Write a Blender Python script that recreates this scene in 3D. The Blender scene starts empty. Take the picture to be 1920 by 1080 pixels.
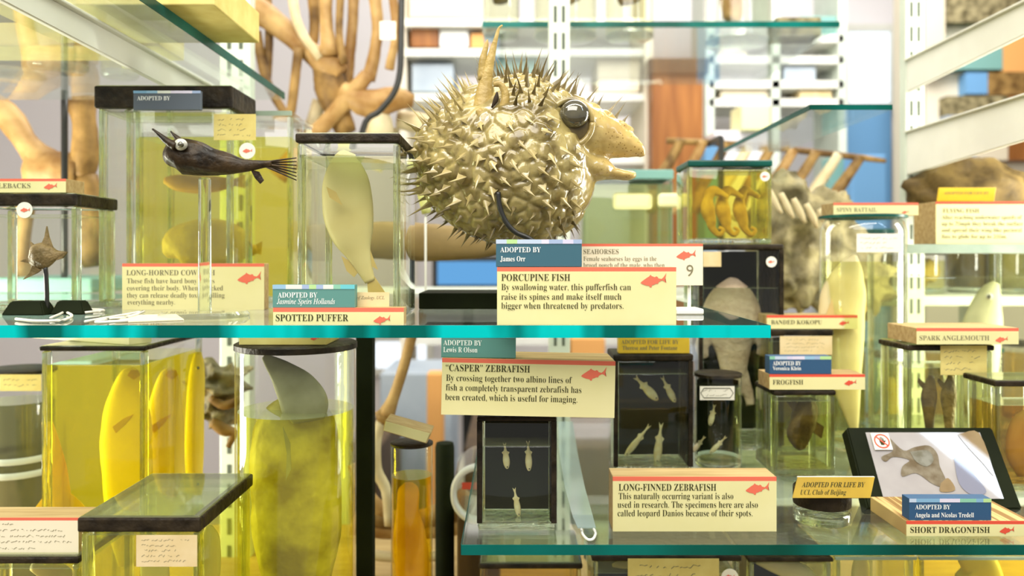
import bpy, bmesh, math, random
from mathutils import Vector, Matrix, noise
from mathutils.bvhtree import BVHTree
random.seed(7)
SC = bpy.context.scene
COL = SC.collection
# ---------------------------------------------------------------- camera, world, lights, exposure
F, CX, CY, H = 1500.0, 960.0, 480.0, 1.35          # focal length in pixels, vanishing point, eye height
cd = bpy.data.cameras.new('camera'); cam = bpy.data.objects.new('camera', cd); COL.objects.link(cam)
cam.location = (0, 0, H); cam.rotation_euler = (math.pi/2, 0, 0)
cd.sensor_width = 36; cd.lens = 36*F/1920; cd.shift_y = -60/1920
cd.clip_start = 0.02; cd.clip_end = 60
cd.dof.use_dof = True; cd.dof.focus_distance = 0.505; cd.dof.aperture_fstop = (cd.lens/1000)/0.0042
SC.camera = cam
W = bpy.data.worlds.new('hall_light'); SC.world = W; W.use_nodes = True
bgn = W.node_tree.nodes['Background']; bgn.inputs[0].default_value = (1.0, 0.96, 0.88, 1); bgn.inputs[1].default_value = 0.5
def area(name, loc, target, sx, sy, power, col):
    l = bpy.data.lights.new(name, 'AREA'); l.shape = 'RECTANGLE'; l.size = sx; l.size_y = sy; l.energy = power; l.color = col
    o = bpy.data.objects.new(name, l); COL.objects.link(o); o.location = loc
    o.rotation_euler = (Vector(target)-Vector(loc)).to_track_quat('-Z', 'Y').to_euler(); return o
area('case_lamp', (0.0, 0.30, H+0.62), (0, 0.62, H-0.05), 1.1, 0.06, 5.5, (1.0, 0.95, 0.82))
area('gallery_lamp', (-0.35, -0.75, H+1.15), (0, 0.6, H-.1), 1.8, 0.9, 38, (1.0, 0.96, 0.88))
sl = area('added_band_light', (1.135, -0.19, H+1.01), (0.33, 0.58, H-0.15), 0.8, 0.055, 3.2, (0.62, 0.80, 1.0))  # unseen strip added so the tablet mirrors a bluish band
_z = (sl.location-Vector((0.33, 0.58, H-0.15))).normalized(); _x = Vector((.14, -.094, -.138)); _x = (_x-_z*_x.dot(_z)).normalized()
sl.rotation_euler = Matrix((_x, _z.cross(_x), _z)).transposed().to_euler()
area('left_fill_light', (-0.78, 0.70, H-0.17), (0, 0.66, H-0.17), 0.16, 0.42, 11, (1.0, 0.96, 0.80))  # side fill added to brighten the jar contents
area('right_fill_light', (0.78, 0.74, H-0.02), (0, 0.70, H-0.05), 0.16, 0.7, 10, (1.0, 0.96, 0.82))  # matching fill added from the right side
area('hall_lamp', (0.6, 1.9, H+1.3), (0.1, 2.9, H-0.2), 2.0, 0.6, 48, (1.0, 0.98, 0.96))
area('rear_fill_light', (0.0, 1.0, H+0.75), (0, 1.1, H-0.4), 1.6, 0.1, 6, (1.0, 0.95, 0.85))  # fill added to brighten the specimens behind the shelves
SC.view_settings.view_transform = 'Standard'; SC.view_settings.look = 'None'
SC.view_settings.exposure = 0.0; SC.view_settings.gamma = 1.0; SC.view_settings.use_curve_mapping = False
cy = SC.cycles
cy.max_bounces = 10; cy.diffuse_bounces = 3; cy.glossy_bounces = 4; cy.transmission_bounces = 8; cy.transparent_max_bounces = 64
cy.caustics_reflective = False; cy.caustics_refractive = True; cy.sample_clamp_indirect = 4.0
cy.use_denoising = True; cy.use_adaptive_sampling = True; cy.adaptive_threshold = 0.03

# ---------------------------------------------------------------- helpers
def P(px, py, Y): return Vector(((px-CX)*Y/F, Y, H+(CY-py)*Y/F))
def L(n, Y): return n*Y/F
ORI = {}
def thing(name, label, cat, base, group=None):
    o = bpy.data.objects.new(name, None); COL.objects.link(o); o.empty_display_size = 0.01
    o.location = base; ORI[o.name] = Vector(base)
    o['label'] = label; o['category'] = cat
    if group: o['group'] = group
    return o
def obj(name, bm, m, parent=None, smooth=False, sharp=None):
    if smooth:
        for f in bm.faces: f.smooth = True
    me = bpy.data.meshes.new(name)
    ms = m if isinstance(m, (list, tuple)) else [m]
    for x in ms: me.materials.append(x)
    if parent is not None: org = ORI[parent.name]
    else:
        vs = [v.co for v in bm.verts]
        org = Vector(((min(v.x for v in vs)+max(v.x for v in vs))/2, (min(v.y for v in vs)+max(v.y for v in vs))/2, min(v.z for v in vs)))
    bmesh.ops.translate(bm, verts=bm.verts[:], vec=-org)
    bm.to_mesh(me); bm.free()
    if smooth and sharp: me.set_sharp_from_angle(angle=math.radians(sharp))
    o = bpy.data.objects.new(name, me); COL.objects.link(o)
    if parent is not None: o.parent = parent
    else: o.location = org
    ORI[o.name] = org
    return o
def tag(o, label, cat, group=None):
    o['label'] = label; o['category'] = cat
    if group: o['group'] = group
    return o
def struct(o): o['kind'] = 'structure'; return o
def B(): return bmesh.new()
def box(bm, x0, x1, y0, y1, z0, z1, bev=0, mi=0, seg=2):
    r = bmesh.ops.create_cube(bm, size=1)
    vs = r['verts']
    for v in vs:
        v.co = Vector((x0 if v.co.x < 0 else x1, y0 if v.co.y < 0 else y1, z0 if v.co.z < 0 else z1))
    fs = set(f for v in vs for f in v.link_faces)
    for f in fs: f.material_index = mi
    if bev:
        es = list(set(e for v in vs for e in v.link_edges))
        bmesh.ops.bevel(bm, geom=es, offset=bev, segments=seg, profile=0.5, affect='EDGES')
    return bm
def lathe(bm, cx, cy, prof, n=40, mi=0, cap=True, sx=1.0, sy=1.0):
    rings = []
    for r, z in prof:
        rings.append([bm.verts.new((cx+sx*r*math.cos(2*math.pi*k/n), cy+sy*r*math.sin(2*math.pi*k/n), z)) for k in range(n)])
    for a, b in zip(rings, rings[1:]):
        for k in range(n):
            f = bm.faces.new((a[k], a[(k+1) % n], b[(k+1) % n], b[k])); f.material_index = mi
    if cap:
        f = bm.faces.new(list(reversed(rings[0]))); f.material_index = mi
        f = bm.faces.new(rings[-1]); f.material_index = mi
    return bm
def crom(pts, sub):
    if len(pts) < 3 or sub <= 1: return [tuple(p) for p in pts]
    q = [tuple(2*a-b for a, b in zip(pts[0], pts[1]))]+[tuple(p) for p in pts]+[tuple(2*a-b for a, b in zip(pts[-1], pts[-2]))]
    out = []
    for i in range(1, len(q)-2):
        for s in range(sub):
            t = s/sub
            out.append(tuple(0.5*(2*b+(c-a)*t+(2*a-5*b+4*c-d)*t*t+(3*b-a-3*c+d)*t**3) for a, b, c, d in zip(q[i-1], q[i], q[i+1], q[i+2])))
    out.append(tuple(pts[-1])); return out
def tube(bm, pts, n=12, ratio=1.0, sub=4, mi=0, wob=0.0, depth=Vector((0, 1, 0))):
    """pts: (x,y,z,r) in metres; the section is r across the path and r*ratio in depth"""
    pp = crom(pts, sub); N = len(pp); rings = []
    for i in range(N):
        p = Vector(pp[i][:3]); r = max(pp[i][3], 1e-5)
        t = (Vector(pp[min(i+1, N-1)][:3])-Vector(pp[max(i-1, 0)][:3]))
        t = t.normalized() if t.length > 1e-9 else Vector((0, 0, 1))
        d = depth-t*depth.dot(t)
        d = d.normalized() if d.length > 1e-3 else Vector((1, 0, 0))
        u = t.cross(d).normalized()
        ring = []
        for k in range(n):
            a = 2*math.pi*k/n; w = 1.0
            if wob: w = 1+wob*noise.noise(Vector((p.x*60+math.cos(a)*1.3, p.z*60+math.sin(a)*1.3, p.y*60)))
            ring.append(bm.verts.new(p+u*(r*math.cos(a)*w)+d*(r*ratio*math.sin(a)*w)))
        rings.append(ring)
    for a, b in zip(rings, rings[1:]):
        for k in range(n):
            f = bm.faces.new((a[k], a[(k+1) % n], b[(k+1) % n], b[k])); f.material_index = mi
    f = bm.faces.new(list(reversed(rings[0]))); f.material_index = mi
    f = bm.faces.new(rings[-1]); f.material_index = mi
    bmesh.ops.recalc_face_normals(bm, faces=bm.faces[:])
    return bm
def ptube(bm, pts, Y, **k):
    """pts: (px,py,r_px[,dY])"""
    q = []
    for p in pts:
        yy = Y+(p[3] if len(p) > 3 else 0.0)
        v = P(p[0], p[1], yy); q.append((v.x, v.y, v.z, L(p[2], yy)))
    return tube(bm, q, **k)
def sheet(bm, pts, Y, th=0.0008, mi=0, dy=None):
    """a flat fin of real thickness from an outline in picture proportions"""
    a = [bm.verts.new(P(p[0], p[1], Y+(p[2] if len(p) > 2 else 0))+Vector((0, -th/2, 0))) for p in pts]
    b = [bm.verts.new(v.co+Vector((0, th, 0))) for v in a]
    fa = bm.faces.new(a); fb = bm.faces.new(list(reversed(b))); fa.material_index = fb.material_index = mi
    n = len(a)
    for k in range(n):
        f = bm.faces.new((a[k], b[k], b[(k+1) % n], a[(k+1) % n])); f.material_index = mi
    bmesh.ops.recalc_face_normals(bm, faces=bm.faces[:])
    bmesh.ops.triangulate(bm, faces=[f for f in bm.faces if len(f.verts) > 4])
    return bm
def blob(bm, c, rx, ry, rz, rough=0.0, sc=40, seg=24, mi=0, seed=0):
    r = bmesh.ops.create_uvsphere(bm, u_segments=seg, v_segments=seg//2+2, radius=1)
    for v in r['verts']:
        k = 1+rough*noise.noise(v.co*sc*0.05+Vector((seed*3.1, seed*1.7, 0)))
        v.co = Vector((c[0]+v.co.x*rx*k, c[1]+v.co.y*ry*k, c[2]+v.co.z*rz*k))
    for f in set(f for v in r['verts'] for f in v.link_faces): f.material_index = mi; f.smooth = True
    return bm
def remesh(bm, vox):
    me = bpy.data.meshes.new('t'); bm.to_mesh(me); bm.free()
    o = bpy.data.objects.new('t', me); COL.objects.link(o)
    m = o.modifiers.new('r', 'REMESH'); m.mode = 'VOXEL'; m.voxel_size = vox
    s = o.modifiers.new('s', 'SMOOTH'); s.iterations = 4; s.factor = 0.5
    dg = bpy.context.evaluated_depsgraph_get(); dg.update()
    m2 = bpy.data.meshes.new_from_object(o.evaluated_get(dg))
    bpy.data.objects.remove(o); bpy.data.meshes.remove(me)
    b = bmesh.new(); b.from_mesh(m2); bpy.data.meshes.remove(m2)
    return b

# ---------------------------------------------------------------- materials
def nt(name):
    m = bpy.data.materials.new(name); m.use_nodes = True; t = m.node_tree
    for n in list(t.nodes): t.nodes.remove(n)
    return m, t, t.nodes.new('ShaderNodeOutputMaterial')
def c4(c): return (c[0], c[1], c[2], 1)
def mat(name, col, rough=0.5, spec=0.5, col2=None, scale=40, detail=4, bump=0.0, bscale=None, dist=0.004, lo=0.35, hi=0.65, stretch=(1, 1, 1), trl=0.0, metal=0.0, coat=0.0):
    m, t, out = nt(name); N = t.nodes; K = t.links
    p = N.new('ShaderNodeBsdfPrincipled')
    p.inputs['Base Color'].default_value = c4(col); p.inputs['Roughness'].default_value = rough
    p.inputs['Specular IOR Level'].default_value = spec; p.inputs['Metallic'].default_value = metal
    p.inputs['Coat Weight'].default_value = coat; p.inputs['Coat Roughness'].default_value = 0.025
    tc = N.new('ShaderNodeTexCoord'); mp = N.new('ShaderNodeMapping'); K.new(tc.outputs['Object'], mp.inputs[0]); mp.inputs['Scale'].default_value = stretch
    if col2:
        nz = N.new('ShaderNodeTexNoise'); nz.inputs['Scale'].default_value = scale; nz.inputs['Detail'].default_value = detail; K.new(mp.outputs[0], nz.inputs[0])
        r = N.new('ShaderNodeValToRGB'); r.color_ramp.elements[0].position = lo; r.color_ramp.elements[1].position = hi
        r.color_ramp.elements[0].color = c4(col); r.color_ramp.elements[1].color = c4(col2)
        K.new(nz.outputs[0], r.inputs[0]); K.new(r.outputs[0], p.inputs['Base Color'])
    if bump:
        nb = N.new('ShaderNodeTexNoise'); nb.inputs['Scale'].default_value = bscale or scale*2; nb.inputs['Detail'].default_value = 3; K.new(mp.outputs[0], nb.inputs[0])
        b = N.new('ShaderNodeBump'); b.inputs['Strength'].default_value = bump; b.inputs['Distance'].default_value = dist
        K.new(nb.outputs[0], b.inputs['Height']); K.new(b.outputs[0], p.inputs['Normal'])
    s = p.outputs[0]
    if trl:
        tr = N.new('ShaderNodeBsdfTranslucent')
        if col2: K.new(r.outputs[0], tr.inputs[0])
        else: tr.inputs[0].default_value = c4(col)
        mx = N.new('ShaderNodeMixShader'); mx.inputs[0].default_value = trl; K.new(s, mx.inputs[1]); K.new(tr.outputs[0], mx.inputs[2]); s = mx.outputs[0]
    K.new(s, out.inputs[0]); return m
def clear(name, tint, scatter=0.0, scol=None, f0=0.04, rough=0.0, refl=1.0, streak=0.0):
    """thin clear sheet or liquid surface: tinted see-through, Schlick reflection, a little scatter"""
    m, t, out = nt(name); N = t.nodes; K = t.links
    tr = N.new('ShaderNodeBsdfTransparent'); tr.inputs[0].default_value = c4(tint)
    s = tr.outputs[0]
    if scatter:
        tl = N.new('ShaderNodeBsdfTranslucent'); df = N.new('ShaderNodeBsdfDiffuse')
        tl.inputs[0].default_value = c4(scol or tint); df.inputs[0].default_value = c4(scol or tint)
        m1 = N.new('ShaderNodeMixShader'); m1.inputs[0].default_value = 0.5; K.new(tl.outputs[0], m1.inputs[1]); K.new(df.outputs[0], m1.inputs[2])
        m2 = N.new('ShaderNodeMixShader'); m2.inputs[0].default_value = scatter; K.new(s, m2.inputs[1]); K.new(m1.outputs[0], m2.inputs[2]); s = m2.outputs[0]
    ge = N.new('ShaderNodeNewGeometry'); dp = N.new('ShaderNodeVectorMath'); dp.operation = 'DOT_PRODUCT'
    K.new(ge.outputs['Normal'], dp.inputs[0]); K.new(ge.outputs['Incoming'], dp.inputs[1])
    def mth(op, a, b=None):
        n = N.new('ShaderNodeMath'); n.operation = op
        for i, x in enumerate((a, b)):
            if x is None: continue
            if isinstance(x, (int, float)): n.inputs[i].default_value = x
            else: K.new(x, n.inputs[i])
        return n.outputs[0]
    c = mth('ABSOLUTE', dp.outputs['Value']); o = mth('SUBTRACT', 1.0, c); p5 = mth('POWER', o, 5.0)
    fr = mth('MULTIPLY', mth('ADD', f0, mth('MULTIPLY', p5, 1-f0)), refl)
    gl = N.new('ShaderNodeBsdfGlossy'); gl.inputs['Roughness'].default_value = rough; gl.inputs[0].default_value = (1, 1, 1, 1)
    mx = N.new('ShaderNodeMixShader'); K.new(fr, mx.inputs[0]); K.new(s, mx.inputs[1]); K.new(gl.outputs[0], mx.inputs[2])
    K.new(mx.outputs[0], out.inputs[0]); return m
def glass(name, col=(1, 1, 1), ior=1.48, rough=0.0, mixt=0.0, bump=0.0):
    m, t, out = nt(name); N = t.nodes; K = t.links
    g = N.new('ShaderNodeBsdfGlass'); g.inputs['Color'].default_value = c4(col); g.inputs['IOR'].default_value = ior; g.inputs['Roughness'].default_value = rough
    s = g.outputs[0]
    if bump:
        nb = N.new('ShaderNodeTexNoise'); nb.inputs['Scale'].default_value = 120; b = N.new('ShaderNodeBump'); b.inputs['Strength'].default_value = bump; b.inputs['Distance'].default_value = 0.002
        tc = N.new('ShaderNodeTexCoord'); mp = N.new('ShaderNodeMapping'); mp.inputs['Scale'].default_value = (1, 1, 0.15); K.new(tc.outputs['Object'], mp.inputs[0]); K.new(mp.outputs[0], nb.inputs[0])
        K.new(nb.outputs[0], b.inputs['Height']); K.new(b.outputs[0], g.inputs['Normal'])
    if mixt:
        tr = N.new('ShaderNodeBsdfTransparent'); tr.inputs[0].default_value = c4(col)
        mx = N.new('ShaderNodeMixShader'); mx.inputs[0].default_value = mixt; K.new(s, mx.inputs[1]); K.new(tr.outputs[0], mx.inputs[2]); s = mx.outputs[0]
    K.new(s, out.inputs[0]); return m
def emit(name, col, st):
    m, t, out = nt(name); e = t.nodes.new('ShaderNodeEmission'); e.inputs[0].default_value = c4(col); e.inputs[1].default_value = st
    t.links.new(e.outputs[0], out.inputs[0]); return m

M = {}
M['pane'] = clear('jar_glass', (0.97, 0.985, 0.965))
M['edge'] = glass('jar_glass_edge', (0.97, 1.0, 0.95), 1.5, 0.0, 0.2, 0.5)
M['liq_top'] = clear('liquid_top_painted_sheen', (.85, .9, .75), .4, (.62, .70, .42), .08)  # pale scatter paints in the sheen reflected off the liquid top
M['shelf'] = clear('shelf_glass', (0.93, 0.97, 0.95), 0.04, (0.8, 0.9, 0.86))
M['acrylic'] = clear('clear_acrylic', (0.95, 0.96, 0.93), 0.05, (0.9, 0.9, 0.85), 0.07)
M['teal_hi'] = mat('cyan_edge_painted_reflections', (0.0, 0.15, 0.13), 0.25, 0.15, (0.0, 0.66, 0.68), 16, 3, stretch=(1, 1, 0.2), trl=0.3, lo=0.44, hi=0.54)  # cyan to dark noise paints reflected stretches into the glass edge
M['teal_lo'] = mat('teal_edge_painted_reflections', (0.005, 0.08, 0.055), 0.25, 0.15, (0.005, 0.19, 0.165), 12, 2, stretch=(1, 1, 0.2), trl=0.35)  # the same painted reflections in a darker teal
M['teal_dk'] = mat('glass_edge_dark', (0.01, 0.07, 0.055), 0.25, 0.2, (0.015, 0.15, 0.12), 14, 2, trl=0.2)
M['cream'] = mat('cream_card', (0.76, 0.71, 0.35), 0.55, 0.2, (0.79, 0.74, 0.39), 30)
M['cream_hi'] = mat('pale_card', (0.88, 0.80, 0.60), 0.55, 0.3)
M['red'] = mat('red_print', (0.72, 0.09, 0.05), 0.5, 0.3)
M['coral'] = mat('coral_print', (0.80, 0.17, 0.10), 0.5, 0.3)
M['ink'] = mat('black_ink', (0.05, 0.05, 0.02), 0.7, 0.1)
M['ink_grey'] = mat('grey_ink', (0.22, 0.2, 0.12), 0.7, 0.1)
M['white_ink'] = mat('white_ink', (0.92, 0.94, 0.9), 0.6, 0.1)
M['mdf'] = mat('raw_board', (0.40, 0.27, 0.11), 0.75, 0.2, (0.52, 0.38, 0.18), 60, stretch=(0.3, 4, 4))
M['ply'] = mat('plywood_edge', (0.55, 0.40, 0.16), 0.7, 0.2, (0.25, 0.14, 0.04), 50, 1, stretch=(6, 0.2, 0.3), lo=0.45, hi=0.55)
M['plq_teal'] = mat('teal_card', (0.11, 0.28, 0.25), 0.5, 0.3)
M['plq_blue'] = mat('slate_blue_card', (0.045, 0.13, 0.18), 0.5, 0.3)
M['plq_navy'] = mat('navy_card', (0.03, 0.09, 0.19), 0.5, 0.3)
M['plq_grey'] = mat('dark_grey_blue_card', (0.10, 0.12, 0.15), 0.5, 0.3)
M['gold'] = mat('yellow_card', (0.80, 0.56, 0.04), 0.4, 0.4, (0.62, 0.40, 0.02), 25)
M['gold_dk'] = mat('ochre_card', (0.42, 0.27, 0.02), 0.35, 0.5, (0.55, 0.37, 0.03), 30)
M['paper'] = mat('aged_paper', (0.78, 0.64, 0.38), 0.8, 0.1, (0.70, 0.55, 0.28), 60)
M['paper_y'] = mat('yellowed_paper', (0.70, 0.60, 0.22), 0.8, 0.1, (0.62, 0.5, 0.16), 60)
M['paper_w'] = mat('white_paper', (0.85, 0.83, 0.72), 0.8, 0.1)
M['tar'] = mat('black_sealant', (0.009, 0.006, 0.003), 0.5, 0.2, (0.034, 0.024, 0.012), 90, bump=0.6, dist=0.002)
M['black'] = mat('black_board', (0.008, 0.011, 0.004), 0.7, 0.1, (0.013, 0.018, 0.006), 20)
M['blackm'] = mat('black_metal', (0.015, 0.015, 0.013), 0.35, 0.5)
M['white_metal'] = mat('white_metal', (0.80, 0.80, 0.72), 0.35, 0.5, (0.74, 0.74, 0.66), 20)
M['grey_metal'] = mat('pale_green_metal', (0.58, 0.64, 0.54), 0.4, 0.5, (0.64, 0.70, 0.60), 20)
M['slot'] = mat('dark_slot', (0.10, 0.12, 0.09), 0.7, 0.2)
M['bone'] = mat('tan_bone', (0.27, 0.135, 0.035), 0.5, 0.3, (0.56, 0.36, 0.14), 26, bump=0.25, dist=0.003)
M['bone_dk'] = mat('brown_bone', (0.11, 0.055, 0.012), 0.55, 0.3, (0.40, 0.24, 0.075), 30, bump=0.3, dist=0.003)
M['bone_pale'] = mat('pale_bone', (0.72, 0.62, 0.40), 0.55, 0.3, (0.58, 0.46, 0.26), 30, bump=0.3, dist=0.003)
M['fossil'] = mat('olive_bone', (0.07, 0.055, 0.02), 0.6, 0.3, (0.40, 0.34, 0.18), 35, 6, bump=0.8, dist=0.004)
M['thread'] = mat('white_thread', (0.82, 0.80, 0.72), 0.8, 0.1)
M['felt'] = mat('white_plastic', (0.84, 0.85, 0.82), 0.4, 0.4)
M['eye_b'] = mat('glass_eye', (0.03, 0.03, 0.02), 0.06, 0.9, (0.10, 0.09, 0.05), 50, coat=1.0)
# ---------------------------------------------------------------- lettering, labels
TC = {}
def glyphs(text, style):
    key = (text, style)
    if key in TC: return TC[key]
    s = ''
    for c in text:
        if 'A' <= c <= 'Z': s += chr((0x1D434 if style == 'I' else 0x1D400)+ord(c)-65)
        elif 'a' <= c <= 'z':
            s += 'ℎ' if (style == 'I' and c == 'h') else chr((0x1D44E if style == 'I' else 0x1D41A)+ord(c)-97)
        else: s += c
    cu = bpy.data.curves.new('t', 'FONT'); cu.body = s; cu.size = 1; cu.resolution_u = 3
    cu.offset = {'B': -0.004, 'R': -0.0095, 'I': 0.004, 'W': -0.003}[style]
    o = bpy.data.objects.new('t', cu); COL.objects.link(o)
    dg = bpy.context.evaluated_depsgraph_get(); dg.update()
    me = bpy.data.meshes.new_from_object(o.evaluated_get(dg))
    vs = [(v.co.x, v.co.y) for v in me.vertices]; fs = [tuple(p.vertices) for p in me.polygons]
    bpy.data.objects.remove(o); bpy.data.curves.remove(cu); bpy.data.meshes.remove(me)
    x0 = min(v[0] for v in vs); x1 = max(v[0] for v in vs)
    TC[key] = ([(v[0]-x0, v[1]) for v in vs], fs, x1-x0); return TC[key]
CAP = 0.70
def ink(bm, text, style, x0, base, w, cap, Y, xf=None):
    """one printed line: left edge, baseline, width and cap height given in picture proportions at depth Y; xf maps (x, z, on-face) elsewhere"""
    vs, fs, tw = glyphs(text, style)
    sx = (w if w else cap*tw/CAP)/tw; sz = cap/CAP
    bv = []
    for x, y in vs:
        px, py = x0+x*sx, base-y*sz
        bv.append(bm.verts.new(xf(px, py) if xf else P(px, py, Y)))
    for f in fs:
        try: bm.faces.new([bv[i] for i in f])
        except ValueError: pass
FISH = [(0, .0), (.05, .05), (.14, .10), (.26, .17), (.33, .20), (.38, .26), (.43, .20), (.55, .14), (.60, .17), (.66, .13), (.68, .08), (.80, .035), (.88, .09), (.99, .24), (.95, .05), (.94, -.02), (.985, -.14), (.89, -.05), (.82, -.015), (.70, -.06), (.66, -.13), (.60, -.11), (.52, -.14), (.44, -.15), (.42, -.23), (.36, -.21), (.33, -.16), (.20, -.12), (.08, -.06)]
def emblem(bm, x0, x1, yc, Y, tilt=0.14, xf=None, xs=1.0):
    w = x1-x0; vs = []
    for x, y in FISH:
        px, py = x0+x*w, yc-(y+(x-0.5)*tilt)*w
        vs.append(bm.verts.new(xf(px, py) if xf else P(px, py, Y)))
    f = bm.faces.new(vs); bmesh.ops.triangulate(bm, faces=[f])
def scribble(bm, x0, x1, y, h, Y, seed, xf=None):
    """one unreadable handwritten line: a thin waving pen stroke"""
    r = random.Random(seed); x = x0; pts = []
    while x < x1:
        pts.append((x, y+r.uniform(-h, h))); x += r.uniform(0.6, 1.5)*h
        if r.random() < 0.14:
            pts.append(None); x += h*1.2
    t = h*0.16
    for a, b in zip(pts, pts[1:]):
        if a is None or b is None: continue
        q = [(a[0], a[1]-t), (b[0], b[1]-t), (b[0]+t*1.5, b[1]+t), (a[0]+t*1.5, a[1]+t)]
        try: bm.faces.new([bm.verts.new(xf(*p) if xf else P(p[0], p[1], Y)) for p in q])
        except ValueError: pass
EPS = 0.00025
def sign(label, x0, x1, y0, y1, Y, depth, title, lines=(), fish=None, stripe=9, group='printed labels mounted on wooden blocks', rot=0.0, tcap=13, side='mdf', redm='coral', inkm='ink', card='cream', lead=None, blur=False):
    """a block of wood board with a printed card on its front"""
    a = P(x0, y1, Y); b = P(x1, y0, Y); base = Vector(((a.x+b.x)/2, Y, a.z))
    t = thing('specimen_label', label, 'label', base, group)
    bm = B(); box(bm, a.x, b.x, Y+0.0006, Y+depth, a.z, b.z, 0.0004); obj('wooden_block', bm, M[side], t)
    bm = B(); zs = P(x0, y0+stripe, Y).z
    box(bm, a.x, b.x, Y, Y+0.0006, a.z, zs, mi=0); box(bm, a.x, b.x, Y, Y+0.0006, zs, b.z, mi=1)
    obj('printed_card', bm, [M[card], M[redm]], t)
    bm = B(); Yf = Y-EPS
    ink(bm, title[0], 'B', title[1], title[2], title[3], tcap, Yf)
    for ln in lines: ink(bm, ln[0], 'R', ln[1], ln[2], ln[3], ln[4] if len(ln) > 4 else tcap*0.95, Yf)
    obj('lettering', bm, M[inkm], t)
    if fish:
        bm = B(); emblem(bm, fish[0], fish[1], fish[2], Yf); obj('fish_emblem', bm, M[redm], t)
    t.rotation_euler = (0, rot, 0)
    return t
BAND = [(.75, .78, .70), (.15, .55, .62), (.30, .50, .68), (.62, .60, .78), (.22, .42, .62), (.45, .68, .30), (.25, .55, .40), (.70, .66, .80), (.35, .45, .66), (.5, .6, .75)]
BM = [mat('band_tint_%s' % n, c, 0.5, 0.3) for n, c in zip('abcdefghij', BAND)]
def plaque(label, x0, x1, y0, y1, Y, depth, colm, l1, l2, band=9, inkm='white_ink', c1=10, c2=10, style2='W', seed=0, group='adopter plaques standing on the labels', rot=0.0, blk='mdf'):
    a = P(x0, y1, Y); b = P(x1, y0, Y); base = Vector(((a.x+b.x)/2, Y, a.z))
    t = thing('adopter_plaque', label, 'plaque', base, group)
    bm = B(); box(bm, a.x, b.x, Y, Y+depth, a.z, b.z, 0.0003); obj('plaque_board', bm, M[colm], t)
    if band:
        r = random.Random(seed+3); bm = B(); x = x0
        zb = P(x0, y0+band, Y-EPS).z
        while x < x1-1:
            w = min(r.choice([14, 20, 26, 32])*(x1-x0)/162, x1-x)
            p, q = P(x, y0, Y-EPS), P(x+w, y0, Y-EPS)
            f = bm.faces.new([bm.verts.new(v) for v in (Vector((p.x, p.y, zb)), Vector((q.x, p.y, zb)), Vector((q.x, p.y, q.z)), Vector((p.x, p.y, p.z)))])
            f.material_index = r.randrange(len(BM)); x += w
        obj('coloured_band', bm, BM, t)
    bm = B()
    for ln, c, st in ((l1, c1, 'B' if style2 != 'I' else 'B'), (l2, c2, style2)):
        if ln: ink(bm, ln[0], st, ln[1], ln[2], ln[3], c, Y-EPS*1.2)
    obj('lettering', bm, M[inkm], t)
    t.rotation_euler = (0, rot, 0)
    return t
def paper(parent, x0, x1, y0, y1, Y, m='paper', rows=3, seed=1, text=None, ov=False, name='paper_label'):
    """a paper label stuck on the front of a jar"""
    a = P(x0, y1, Y); b = P(x1, y0, Y); bm = B(); box(bm, a.x, b.x, Y-0.0004, Y-0.0001, a.z, b.z)
    p = obj(name, bm, M[m], parent); bm = B()
    h = (y1-y0)/(rows+1) if rows else 4
    if text:
        for tx in text: ink(bm, tx[0], 'I', tx[1], tx[2], tx[3], tx[4], Y-0.0005)
    else:
        for k in range(rows): scribble(bm, x0+(x1-x0)*.08, x1-(x1-x0)*random.Random(seed+k).uniform(.08, .35), y0+h*(k+1), h*0.24, Y-0.0005, seed*7+k)
    if len(bm.faces): obj('handwriting', bm, M['ink_grey'], p)
    else: bm.free()
    return p
def token(parent, px, py, r, Y):
    """the round white sticker with a red fish"""
    bm = B(); c = P(px, py, Y)
    bmesh.ops.create_cone(bm, cap_ends=True, segments=28, radius1=L(r, Y), radius2=L(r, Y), depth=0.0006, matrix=Matrix.Translation(c+Vector((0, -0.0005, 0))) @ Matrix.Rotation(math.pi/2, 4, 'X'))
    p = obj('round_sticker', bm, M['paper_w'], parent)
    bm = B(); emblem(bm, px-r*.62, px+r*.62, py, Y-0.0011, 0.05); obj('fish_emblem', bm, M['coral'], p)
M['pale_edge'] = mat('pale_green_glass_edge', (.40, .52, .42), .2, .4, (.55, .66, .55), 30, trl=.3)
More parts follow.
